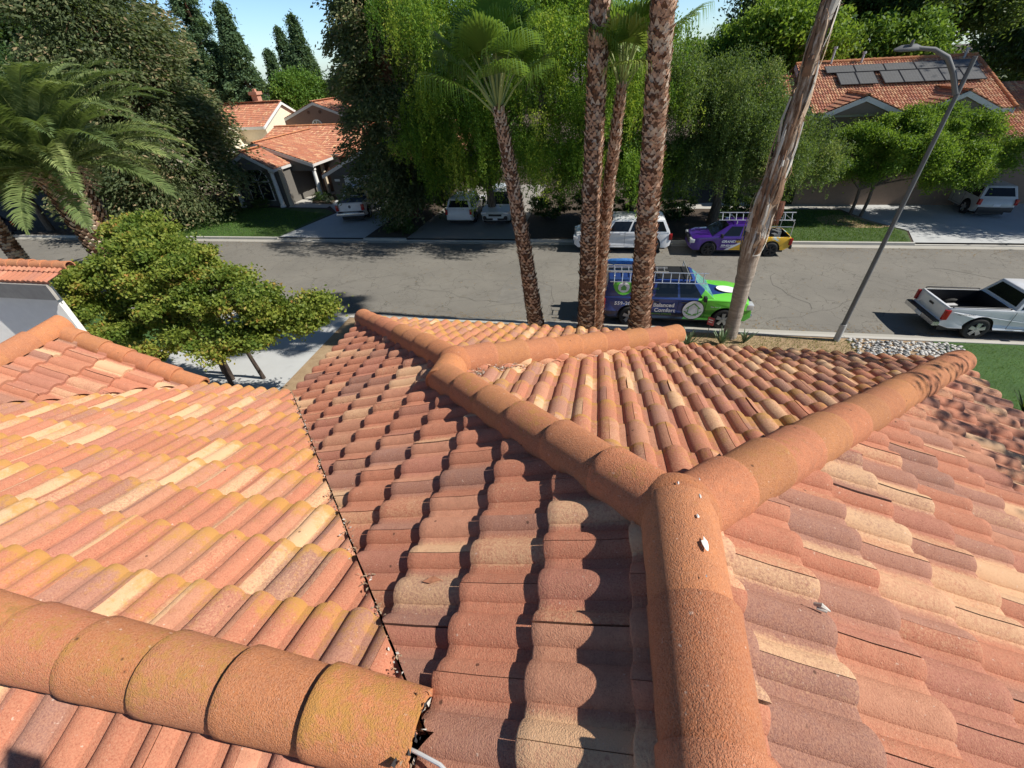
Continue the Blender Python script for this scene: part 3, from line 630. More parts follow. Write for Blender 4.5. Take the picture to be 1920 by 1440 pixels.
def broadleaf(label,name,x,y,blobs,seed,mat,cat='tree',leaf=.12,dens=900,trunk=None,group=None,lw=.5,hang=0.,clump=.35,flat=.6,shell=.45,bark_=None,base_z=.1,tr=.16,cn=None,trunks=None):
    """blobs: world (x,y,z,r); leaf clumps scattered towards each blob's outer part"""
    rg=np.random.default_rng(seed); root=thing(name,label,cat,(x,y,base_z),0,group); Ps=[];Ds=[];rn=[]
    for (bx,by,bz,br) in blobs:
        nc=max(8,int((cn or 26)*br**2)); u=unit(rg.normal(size=(nc,3))); rr_=br*(1-shell*rg.random(nc)**1.5); C0=np.array([bx,by,bz])+u*rr_[:,None]*np.array([1,1,flat])
        tone=rg.uniform(.05,.75,nc)
        n=int(dens*br**2); ci=rg.integers(0,nc,n); cs_=clump*rg.uniform(.6,1.3,nc)
        P=C0[ci]+rg.normal(size=(n,3))*cs_[ci][:,None]*np.array([1,1,.5])
        if hang: P[:,2]-=np.abs(rg.normal(0,1,n))*hang*rg.random(n)
        Ps.append(P); d=rg.normal(size=(n,3)); d[:,2]-=hang*1.2; Ds.append(d); rn.append(np.clip(tone[ci]+rg.normal(0,.16,n),0,1))
    P=np.concatenate(Ps);D=unit(np.concatenate(Ds)); k=P[:,2]>base_z+.05; P,D,r=P[k],D[k],np.concatenate(rn)[k]; n=len(P)
    rr_=random.Random(seed); mb=MB()
    for (tx,ty,fork) in (trunks or [(0,0,trunk if trunk is not None else 1.2)]):
        near=sorted(blobs,key=lambda b:(b[0]-x-tx)**2+(b[1]-y-ty)**2)[:max(3,int(len(blobs)/(1 if not trunks else len(trunks)*.6)))]
        top=(tx+rr_.uniform(-.25,.25),ty+rr_.uniform(-.25,.25),fork)
        mb.tube([(tx,ty,-.1),(tx*.9+rr_.uniform(-.08,.08),ty*.9,fork*.5),top],[tr,tr*.85,tr*.75],9)
        limbs(mb,top,[(b[0]-x,b[1]-y,b[2]-base_z) for b in near],tr*.6,rr_)
    mb.build('trunk',bark_ or M_GBARK,root,smooth=True,ang=60)
    foliage('crown',P,D,rg.uniform(.65,1.3,n)*leaf,rg.uniform(.7,1.2,n)*leaf*lw,r,mat,root,rg)
    return root
def weeping(label,x,y,blobs,seed,mat,strands=900,length=(.6,2.4),leaf=.10,name='weeping_elm_tree',group=None,trunk_h=2.2,dens=1.0,zmin=1.2,fill=16000):
    rg=np.random.default_rng(seed); root=thing(name,label,'tree',(x,y,.1),0,group); Ps=[];Ds=[];rn=[]
    tot=sum(b[3]**2 for b in blobs)
    for (bx,by,bz,br) in blobs:
        ns=int(strands*br**2/tot); nc=max(4,int(3.2*br*br)); cu=unit(rg.normal(size=(nc,3))); cu[:,2]=np.abs(cu[:,2])*.8-.15; cc=np.array([bx,by,bz])+cu*br*rg.uniform(.7,1.0,(nc,1))*np.array([1,1,.85]); tone=rg.uniform(.0,.85,nc); cl=rg.uniform(*length,nc)
        for s in range(ns):
            c=rg.integers(0,nc); p0=cc[c]+rg.normal(0,.30,3)*np.array([1,1,.6]); Ls=cl[c]*rg.uniform(.4,1.15); n=int(Ls*dens/leaf*4.2)+6
            out=(p0-np.array([bx,by,bz]))[:2]; out=out/(np.linalg.norm(out)+.01)*rg.uniform(.05,.45)
            t_=rg.random(n)**.85; sw=rg.normal(0,.12,2)
            px=p0[0]+out[0]*Ls*(t_-.35*t_**2)+sw[0]*t_**2; py=p0[1]+out[1]*Ls*(t_-.35*t_**2)+sw[1]*t_**2; pz=p0[2]-Ls*t_**1.4+.12*np.sin(t_*3)
            P=np.stack([px,py,pz],1)+rg.normal(0,.05,(n,3))*(1+1.0*(1-t_[:,None])); Ps.append(P)
            d=rg.normal(0,.8,(n,3)); d[:,2]-=.9; Ds.append(d); rn.append(np.clip(tone[c]+rg.normal(0,.13,n)+.1*rg.normal(),0,1))
        n=int(fill*br**2/tot); q=unit(rg.normal(size=(n,3)))*br*(rg.random((n,1))**.5)*.92*np.array([1,1,.85])+np.array([bx,by,bz]); Ps.append(q); Ds.append(rg.normal(size=(n,3))); rn.append(rg.uniform(0,.22,n))  # crown's inner shade painted into these filler leaves: dark end of the ramp
    P=np.concatenate(Ps);D=unit(np.concatenate(Ds)); k=P[:,2]>zmin+.35*np.sin(P[:,0]*3.1+P[:,1]*2)-.3*np.sin(P[:,0]*7.7); P,D,r=P[k],D[k],np.concatenate(rn)[k]; n=len(P)
    rr_=random.Random(seed); mb=MB(); mb.tube([(0,0,-.1),(.1,.05,trunk_h*.5),(0,0,trunk_h)],[.32,.26,.22],10)
    limbs(mb,(0,0,trunk_h),[(b[0]-x,b[1]-y,b[2]-.1) for b in blobs],.15,rr_)
    mb.build('trunk',M_GBARK,root,smooth=True,ang=60)
    foliage('crown',P,D,rg.uniform(.7,1.3,n)*leaf,rg.uniform(.7,1.2,n)*leaf*.45,r,mat,root,rg); return root
RG='redwoods across the street'
conifer('huge brown green redwood filling the upper left behind the date palm',-31.6,28.4,25,7.0,21,.04,340,640,group=RG,trunk_r=.55,brown=.35,spray=.30)
conifer('tall dark redwood beside the driveway of the grey house',-13.0,28.9,22,4.7,22,.05,250,560,group=RG,trunk_r=.45,spray=.27,brown=.3)
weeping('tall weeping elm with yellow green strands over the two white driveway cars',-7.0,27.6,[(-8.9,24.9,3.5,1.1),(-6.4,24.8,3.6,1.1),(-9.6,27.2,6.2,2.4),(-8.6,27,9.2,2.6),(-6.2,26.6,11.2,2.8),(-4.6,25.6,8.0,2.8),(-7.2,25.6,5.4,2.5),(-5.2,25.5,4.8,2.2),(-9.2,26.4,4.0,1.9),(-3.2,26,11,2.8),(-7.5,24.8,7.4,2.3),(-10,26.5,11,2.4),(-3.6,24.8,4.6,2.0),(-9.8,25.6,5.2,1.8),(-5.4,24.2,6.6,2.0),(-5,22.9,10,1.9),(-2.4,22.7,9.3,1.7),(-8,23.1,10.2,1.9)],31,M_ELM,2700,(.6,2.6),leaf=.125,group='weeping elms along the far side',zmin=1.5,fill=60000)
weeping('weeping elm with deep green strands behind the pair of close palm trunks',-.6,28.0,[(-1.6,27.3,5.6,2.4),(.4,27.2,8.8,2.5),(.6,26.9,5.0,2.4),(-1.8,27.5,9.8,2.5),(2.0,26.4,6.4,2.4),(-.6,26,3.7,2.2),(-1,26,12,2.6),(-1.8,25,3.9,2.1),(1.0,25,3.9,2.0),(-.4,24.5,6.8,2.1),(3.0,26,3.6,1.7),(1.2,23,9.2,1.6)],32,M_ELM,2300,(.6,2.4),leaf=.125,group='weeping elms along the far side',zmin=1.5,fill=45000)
weeping('broad drooping tree with fine olive leaves over the parked purple pickup',6.6,28.0,[(4.4,27.2,6.2,2.3),(6.2,27,6.9,2.3),(8.4,27.4,5.2,2.0),(5.4,26.8,4.0,2.2),(8.2,26.8,3.9,2.3),(10.4,27.6,4.2,1.8),(3.2,27,3.8,1.8),(7,26.2,4.8,2.4),(3.4,27,7.4,2.0),(5.2,25.6,4.0,1.9),(8.6,25.8,4.0,1.9),(6.8,25.2,5.6,1.9),(10.8,27,3.4,1.5)],33,M_OLV,3200,(.6,2.0),leaf=.11,name='drooping_olive_tree',zmin=1.3,fill=60000)
broadleaf('feathery light green tree on the far lawn hiding the solar panel house','feathery_street_tree',15.2,29.4,[(13.6,29.3,4.2,1.3),(15.3,29.6,4.9,1.3),(17.2,29.8,4.9,1.3),(19.0,30,4.5,1.1),(12.8,29.0,3.2,1.1),(14.6,28.8,3.2,1.2),(16.6,28.9,3.6,1.5),(18.6,29.1,3.4,1.3),(20.3,29.4,3.1,1.0),(17.8,28.6,2.6,.9),(15.4,28.8,4.4,1.5),(21.2,30,3.7,.8),(19.6,29,2.5,.7)],34,M_ASHL,leaf=.125,dens=6500,hang=.32,clump=.27,flat=.55,trunk=1.5,tr=.10,cn=7,trunks=[(0,0,1.7),(-.45,.3,1.5)])
broadleaf('japanese maple with olive green red tipped leaves beside the driveway','japanese_maple',-12.2,9.7,[(-14.4,11.1,4.7,.9),(-13.2,10.2,4.6,1.0),(-12.2,9.5,4.3,1.1),(-14.6,9.2,3.8,1.0),(-11.1,9.3,4.2,.95),(-10.1,9.1,4.0,.9),(-8.9,8.9,3.8,.75),(-7.75,9.0,3.3,.62),(-11.2,8.6,3.3,.95),(-13.4,8.7,3.1,1.0),(-9.0,8.6,3.1,.8),(-8.1,8.7,3.1,.6),(-15.2,9.0,3.1,.6),(-10.0,8.2,2.75,.7),(-12.2,8.2,2.7,.9),(-7.4,9.1,3.5,.42),(-15.6,9.7,3.7,.6),(-14.2,10.2,4.1,1.0),(-12.6,9.3,3.6,1.0)],35,M_MAP,leaf=.095,dens=9500,clump=.15,flat=.62,trunk=1.2,lw=.75,shell=.5,cn=30,tr=.075,trunks=[(0,0,1.5),(1.1,.2,1.7),(.45,-.5,1.2),(-.6,.3,1.5)],bark_=bark('maple_bark',(.035,.025,.02),(.10,.075,.06)))
# backdrop trees
BG='trees behind the far houses'
for i,(lab,x,y,h,r) in enumerate((('tall conifer at the left end of the distant row',-44.5,52,18,3.4),('second conifer of the distant row, right of the tall one',-40.5,52,14,3.0),('slim dark conifer standing alone in the sky gap',-44.3,63,10.5,2.2),('distant spire shaped conifer left of the dark redwood',-41.5,66,13.8,3.2),('low distant conifer just left of the dark redwood',-34.5,66,12.2,2.8),('narrow conifer of the distant row above the salmon roof',-46.5,70,13,2.6),('conifer rising behind the dark redwood',-29.5,62,14,3.2))):
    conifer(lab,x,y,h*1.04,r*1.3,50+i,.05,170,380,M_CYP,'conifer_tree','tree',BG,.34,.15,.8)
def ball(lab,x,y,z,r,seed,mat,group=BG,name='broadleaf_tree',leaf=.3,dens=1100,k=6,**kw):
    rr_=random.Random(seed); bl=[(x,y,z,r*.8)]+[(x+rr_.uniform(-.75,.75)*r,y+rr_.uniform(-.6,.6)*r,z+rr_.uniform(-.55,.7)*r,r*rr_.uniform(.4,.6)) for _ in range(k)]
    return broadleaf(lab,name,x,y,bl,seed,mat,leaf=leaf,dens=dens,clump=.16*r,flat=.9,trunk=max(1,z-r),cn=14,group=group,tr=.25,**kw)
ball('round bright green tree above the salmon tiled roofs',-36.8,56,5.6,3.6,61,M_BRI)
ball('yellow green tree beside the round bright one',-31.0,57,5.0,3.0,62,M_OLV)
ball('dark green hedge like tree at the far left edge',-47,33,6.0,4.5,63,M_DRK)
ball('dark shade tree over the street at the left edge',-40,24.8,5.4,3.6,64,M_DRK,dens=1500)
ball('yellow green tree between the olive tree and the solar house',12.0,42,8.2,3.4,65,M_ASHL,dens=1500)
ball('bright leafy tree behind the palm with peeling bark',8.2,44,7.2,3.4,66,M_BRI,dens=1500)
ball('tall dark tree above the left end of the solar house',14.0,50,11.5,4.8,67,M_DRK,dens=1300)
ball('tall dark tree above the middle of the solar panels',21.0,50,12.5,5.0,68,M_DRK,dens=1300)
ball('grey green pine like tree above the right end of the panels',28.5,54,12,4.6,69,M_OLV,dens=1200)
ball('leafy green tree peeking over the ridge of the solar house',19.0,45,7.6,3.0,70,M_BRI,dens=1500)
ball('dark tree far behind the weeping elms',2.0,55,7,4.5,71,M_DRK)
ball('medium green tree far behind the fan palms',-6.5,50,9.5,4.6,72,M_BRI)
ball('dark tree behind the dark redwood on the left',-19,52,9.5,4.6,73,M_DRK)
ball('dark tree in the gap behind the tan house',-26,60,7.5,4.6,74,M_DRK)
conifer('huge dark conifer at the right edge above the grey crossover',35.5,36.5,23,7.0,75,.04,260,620,M_CYP,'dark_conifer','tree',None,.33,.2,.7)
ball('tree in the haze at the far right rear',42,60,10,7,76,M_DRK,leaf=.45,dens=700)
ball('tree mass beyond the left houses',-58,60,8,7,77,M_DRK,leaf=.45,dens=700)
ball('wide tree at the far left rear beyond the redwood',-56,45,9,7,78,M_DRK,leaf=.45,dens=700)
ball('leafy tree shading the right driveway from beyond the frame edge',31.5,28.8,7.6,3.6,80,M_DRK,name='driveway_shade_tree',leaf=.2,dens=1500)
ball('young dark tree beside the left end of the solar house',10.8,36.5,4.6,2.0,79,M_BRI,leaf=.18,dens=900)
# far off wooded horizon
rg=np.random.default_rng(90); n=60000; th=rg.uniform(-1.35,1.35,n); rad=rg.uniform(95,135,n); hh_=5.0+2.2*np.sin(th*23)+1.5*np.sin(th*61+1); P=np.stack([rad*np.sin(th),rad*np.cos(th),hh_*rg.random(n)**.6],1)
o=foliage('distant_woods',P,unit(rg.normal(size=(n,3))),1.2,.8,rg.random(n),M_DRK,None,rg); setp(o,'distant wooded skyline beyond the neighbourhood','woods',None,'stuff')
# shrubs
def shrub(lab,x,y,r,seed,mat,name='shrub',h=None,leaf=.09,dens=2600,group=None):
    h=h or r; bl=[(x,y,.1+h*.55,r*.8),(x+r*.5,y,.1+h*.45,r*.5),(x-r*.5,y+.1,.1+h*.4,r*.5),(x,y-r*.4,.1+h*.4,r*.5)]
    return broadleaf(lab,name,x,y,bl,seed,mat,'shrub',leaf,dens,trunk=h*.3,clump=.12,flat=h/r*.8,cn=30,tr=.03,group=group)
shrub('grey green shrub under the arched window of the grey house',-26.6,30.9,.75,101,M_OLV)
shrub('dark round shrub left of the white columns',-22.6,33.2,.75,102,M_DRK)
shrub('flowering white shrub at the walk of the grey house',-21.6,32.4,.45,103,leafmat('white_flower_leaves',(.06,.10,.03),(.2,.22,.15),(.8,.8,.78),.1))
shrub('dark shrub against the garage wall',-20.0,33.4,.7,104,M_DRK)
shrub('leafy shrub with a red tint beside the porch column',-21.2,34.6,.7,105,M_ASHL)
for i,(x,y,r) in enumerate(((-12.6,26.2,.75),(-13.1,25.5,.5),(-11.9,25.3,.45))):
    shrub(('bushy ground shrub beside the left driveway','small shrub at the corner of the left driveway','low shrub near the kerb between the driveways')[i],x,y,r,106+i,M_DRK if i else M_BRI)
shrub('shrub behind the far sidewalk under the olive tree',11.6,32.2,.8,110,M_DRK)
shrub('broad shrub against the solar house wall',14.4,33.4,.8,111,M_OLV)
for i,(x,y,r) in enumerate(((-3.4,29.0,1.3),(-.6,28.8,1.5),(2.2,29.2,1.4),(4.6,29.0,1.2),(8.6,29.6,1.2))):
    shrub(('dark hedge bush beside the middle driveway','dark hedge bush behind the close pair of palms','dark hedge bush behind the thickest palm','dark hedge bush above the purple pickup bonnet','dark hedge bush behind the yellow pickup bed')[i],x,y,r,120+i,M_DRK,name='hedge_bush',h=r*1.3,leaf=.14,dens=2200)
# date palm fronds
M_DATE=leafmat('date_palm_leaflets',(.09,.14,.055),(.23,.29,.11),(.46,.50,.20),.4,.4); M_FAN=leafmat('fan_palm_leaf',(.09,.18,.03),(.19,.32,.05),(.42,.50,.12),.5,.4)
M_DRY=leafmat('dry_frond',(.20,.12,.06),(.34,.22,.10),(.45,.33,.17),.15,.8)
M_PTR=bark('palm_fibre',(.10,.05,.03),(.27,.14,.085),20); M_BOOT=plain('palm_boot',(.50,.31,.21),.85,var=.38,scale=9,bump=.5,bs=60); M_BOOT2=plain('palm_boot_grey',(.55,.43,.33),.85,var=.3,scale=12)
def datepalm(label,x,y,h,nf,fl,seed,tr=.6):
    rg=np.random.default_rng(seed); root=thing('date_palm',label,'palm tree',(x,y,.1),0,'date palms near the left kerb'); mb=MB(); rr_=random.Random(seed)
    mb.tube([(0,0,-.1),(0,0,h*.5),(0,0,h*.85),(0,0,h+.2)],[tr*.9,tr*.8,tr*.95,tr*.5],18)
    for k in range(int(h/.13)):   # diamond boots
        z=k*.13; rr0=tr*(.85 if z<h*.6 else .95)
        for j in range(13):
            th=2*pi*(j+.5*(k%2))/13; c=Vector((math.cos(th),math.sin(th),0)); s=Vector((-c.y,c.x,0)); p=c*rr0+Vector((0,0,z)); mb.m=rr_.choice([0,1,2])
            mb.add([p-s*.13,p+s*.13,p+c*.10+s*.07+Vector((0,0,.17)),p+c*.10-s*.07+Vector((0,0,.17)),p+c*.0+Vector((0,0,.22))],[(0,1,2,3),(3,2,4)])
    mb.build('trunk',[M_PTR,M_BOOT,M_BOOT2],root,fix=False)
    Vs=[];Fs=[];rs=[];b=0; st=MB()
    for i in range(nf):
        f=i/nf; th=i*2.39996+rg.uniform(-.2,.2); el=R(84)*(1-f)**.8+R(-6)*f+rg.uniform(-.1,.1); Lf=fl*rg.uniform(.85,1.08)*(.8+.2*math.sin(pi*f)); m=18
        pts=[];p=np.array([math.cos(th)*.25,math.sin(th)*.25,h+.1]);e=el
        for k in range(m+1):
            pts.append(p.copy()); d=np.array([math.cos(th)*math.cos(e),math.sin(th)*math.cos(e),math.sin(e)]); p=p+d*Lf/m; e-=(1.15+.35*(1-f))/m*(.25+1.6*k/m)
        pts=np.array(pts); st.tube([tuple(q) for q in pts[::3]],[.035*(1-.8*k/6) for k in range(len(pts[::3]))],4,False)
        tone=rg.uniform(.1,.8)
        nl=96
        for side in(-1,1):
            t_=np.linspace(.12,.995,nl); idx=t_*m; i0=np.minimum(idx.astype(int),m-1); fr=(idx-i0)[:,None]; base=pts[i0]*(1-fr)+pts[i0+1]*fr; tan=unit(pts[i0+1]-pts[i0])
            lat=unit(np.cross(tan,np.array([0,0,1.])))*side; upn=unit(np.cross(lat*side,tan)); 
            ll=(.62*np.sin(np.clip(t_*1.05,0,1)*pi)**.5+.08)[:,None]*rg.uniform(.85,1.1,(nl,1)); dr=unit(lat*.75+tan*.62+upn*rg.uniform(.05,.45,(nl,1))); tip=base+dr*ll; tip[:,2]-=.12*ll[:,0]; mid=base+dr*ll*.5+np.array([0,0,.03])
            wv_=unit(np.cross(dr,upn))*.021
            V=np.stack([base-wv_,base+wv_,mid+wv_*1.2,mid-wv_*1.2,tip],1).reshape(-1,3); o=b+np.arange(nl)*5
            Fs.append(np.stack([o,o+1,o+2,o+3],1)); Fs.append(np.stack([o+3,o+2,o+4,o+4],1)); Vs.append(V); rs.append(np.repeat(np.clip(tone+rg.normal(0,.12,nl),0,1),5)); b+=nl*5
    V=np.concatenate(Vs);F=np.concatenate(Fs); tri=F[F[:,2]==F[:,2]]
    quads=[f for f in Fs[0::2]];tris=[f[:,:3] for f in Fs[1::2]]
    me=bpy.data.meshes.new('crown'); me.from_pydata(V.tolist(),[],np.concatenate(quads).tolist()+np.concatenate(tris).tolist()); a=me.attributes.new('rnd','FLOAT','POINT'); a.data.foreach_set('value',np.concatenate(rs).astype(np.float32))
    cr=link('crown',me,root,[M_DATE]); st.build('frond_stalk',plain('frond_stalk_green',(.20,.24,.07),.6),root,smooth=True)
    mb=MB()  # dead frond bases under the crown
    for i in range(40):
        th=rr_.uniform(0,2*pi); z=h+rr_.uniform(-.9,-.1); c=Vector((math.cos(th),math.sin(th),0)); p=c*tr*.8+Vector((0,0,z)); mb.tube([p,p+c*.25+Vector((0,0,.22)),p+c*rr_.uniform(.4,.9)+Vector((0,0,rr_.uniform(-.2,.3)))],[.05,.035,.012],5)
    mb.build('frond_stub',M_BOOT,root,smooth=True)
    return root
datepalm('big feather leaved date palm with a thick rough trunk at the left',-22.2,15.3,5.7,96,5.7,201,.72)
datepalm('partly seen date palm at the left frame edge beyond the first',-27.2,14.9,5.4,60,4.2,202,.30)
def fan(MBv,rg,P0,th,el,pet,Rf,droop,tone,out):
    """washingtonia leaf: petiole and a disc of folded segments with drooping tips"""
    Vs,Fs,rs,st,ct=out; d=np.array([math.cos(th)*math.cos(el),math.sin(th)*math.cos(el),math.sin(el)]); P1=np.array(P0)+d*pet; P1[2]-=.06*pet
    mid=np.array(P0)+d*pet*.55+np.array([0,0,.05]); st.tube([tuple(P0),tuple(mid),tuple(P1)],[.030,.022,.014],5,False)
    e2=el-.15-rg.uniform(0,.3); d2=np.array([math.cos(th)*math.cos(e2),math.sin(th)*math.cos(e2),math.sin(e2)]); lat=np.cross(d2,[0,0,1.]);lat/=np.linalg.norm(lat); nrm=np.cross(lat,d2)
    k=46
    for i in range(k):
        a=(-1+2*(i+.5)/k)*R(104); L=Rf*(1-.25*abs(a)/R(104))*rg.uniform(.92,1.06); dd=d2*math.cos(a)+lat*math.sin(a); w_=L*math.sin(R(104)/k)*1.25; sd=np.cross(dd,nrm); sd/=np.linalg.norm(sd); fz=nrm*(.015 if i%2 else -.015)*L
        p=P1; q=P1+dd*L*.58+fz*.6-np.array([0,0,.03*L]); tip=q+dd*L*.26-np.array([0,0,L*(.20+droop*rg.uniform(.5,1.2))]); m2=q+dd*L*.18-np.array([0,0,L*.05+droop*.12*L])
        b=ct[0]
        Vs.append([p,q-sd*w_*.56,q+sd*w_*.56,m2-sd*w_*.22,m2+sd*w_*.22,tip]); Fs+= [(b,b+2,b+1),(b+1,b+2,b+4),(b+1,b+4,b+3),(b+3,b+4,b+5)]; rs+=[min(1,max(0,tone+rg.normal(0,.08)))]*6; ct[0]+=6
def fanpalm(label,path,rads,nf,seed,fronds=None,Rf=.95,pet=1.0,group='tall fan palms in front of the parked work truck',boots=True,droop=.35,bh=.09,nbt=12,el0=-10):
    rg=np.random.default_rng(seed); rr_=random.Random(seed); x,y,_=path[0]; root=thing('fan_palm',label,'palm tree',(x,y,.1),0,group); L=[(p[0]-x,p[1]-y,p[2]-.1) for p in path]
    mb=MB()
    # dense path
    def at(s):
        s=min(max(s,0),.99999)*(len(L)-1); i=int(s); f=s-i; return Vector(L[i]).lerp(Vector(L[i+1]),f),rads[i]*(1-f)+rads[i+1]*f
    mb.tube([at(k/30)[0] for k in range(31)],[at(k/30)[1]*.93 for k in range(31)],14)
    Ht=L[-1][2]; n=int(Ht/bh*1.15)
    if boots:
        for k in range(n):
            c0,r0=at(k/n); r0*=.93+.07*math.sin(k*.7+seed)*rr_.random()+.03
            for j in range(nbt):
                th=2*pi*(j+.5*(k%2)+rr_.uniform(-.1,.1))/nbt; c=Vector((math.cos(th),math.sin(th),0)); s=Vector((-c.y,c.x,0)); w_=pi*r0/nbt*1.15; p=c0+c*r0*.92
                mb.m=rr_.choices([0,1,2],[2,5,3])[0]; o=rr_.uniform(.015,.08); hh2=bh*rr_.uniform(.8,1.7); sk=s*rr_.uniform(-.03,.03)
                mb.add([p-s*w_,p+s*w_,p+c*o*.6+s*w_*.55+sk+Vector((0,0,hh2*.62)),p+c*o+s*.012+sk+Vector((0,0,hh2)),p+c*o-s*.015+sk+Vector((0,0,hh2*.96)),p+c*o*.6-s*w_*.55+sk+Vector((0,0,hh2*.62))],[(0,1,2,5),(5,2,3,4)])
                if rr_.random()<.12:
                    q=p+c*o; e=q+c*rr_.uniform(.02,.09)+s*rr_.uniform(-.05,.05)+Vector((0,0,rr_.uniform(-.08,.08))); mb.add([q,q+Vector((0,0,.008)),e],[(0,1,2)])
    mb.build('trunk',[M_PTR,M_BOOT,M_BOOT2],root,fix=False)
    Vs=[];Fs=[];rs=[];st=MB(); out=(Vs,Fs,rs,st,[0]); top=np.array(at(1)[0])
    for i in range(nf):
        f=i/nf; th=i*2.39996+rg.uniform(-.25,.25); el=R(86)*(1-f)**.9+R(el0)*f
        fan(None,rg,top-np.array([0,0,.25*f]),th,el,pet*rg.uniform(.75,1.1),Rf*rg.uniform(.85,1.1),droop*(.4+f),rg.uniform(.1,.8),out)
    for (th,el,p_,r_,t0) in (fronds or []): fan(None,rg,top,th,el,p_,r_,droop*.8,t0,out)
    me=bpy.data.meshes.new('crown'); me.from_pydata(np.array(Vs).reshape(-1,3).tolist(),[],Fs); a=me.attributes.new('rnd','FLOAT','POINT'); a.data.foreach_set('value',np.array(rs,np.float32)); link('crown',me,root,[M_FAN])
    st.build('frond_stalk',plain('fan_stalk',(.30,.36,.12),.5),root,smooth=True)
    return root
G='tall fan palms in front of the parked work truck'
fanpalm('leaning fan palm with its full crown left of the other trunks',[(-1.72,12.5,.1),(-1.92,12.5,1.54),(-2.18,12.5,3.71),(-2.5,12.5,5.83),(-2.78,12.5,7.6)],[.30,.27,.23,.19,.15],26,301,Rf=1.15,pet=1.55,droop=.22,el0=36)
fanpalm('thick fan palm trunk, left one of the close pair',[(-.12,12.5,.1),(-.19,12.5,1.6),(-.27,12.5,4.2),(-.31,12.5,6.3),(-.34,12.5,8.0),(-.37,12.5,9.5),(-.4,12.5,13.4)],[.36,.31,.27,.245,.235,.23,.2],30,302)
fanpalm('slim fan palm trunk with its crown between the two thick trunks',[(.10,13,.1),(.12,13,1.3),(.11,13,4.1),(.19,13,6.2),(.27,13,7.9)],[.27,.24,.20,.16,.12],15,303,fronds=[(R(-95),R(60),1.0,1.1,.95),(R(-80),R(35),.8,1.0,.9),(R(-10),R(48),1.5,1.2,.5)],Rf=1.1,pet=1.25,droop=.2,el0=48)
fanpalm('thickest fan palm trunk, standing in front of the work truck doors',[(1.50,12,.1),(1.42,12,2.0),(1.25,12,4.4),(1.13,12,6.4),(1.0,12,8.0),(.92,12,9.35),(.8,12,13.8)],[.36,.33,.295,.28,.265,.255,.22],30,304)
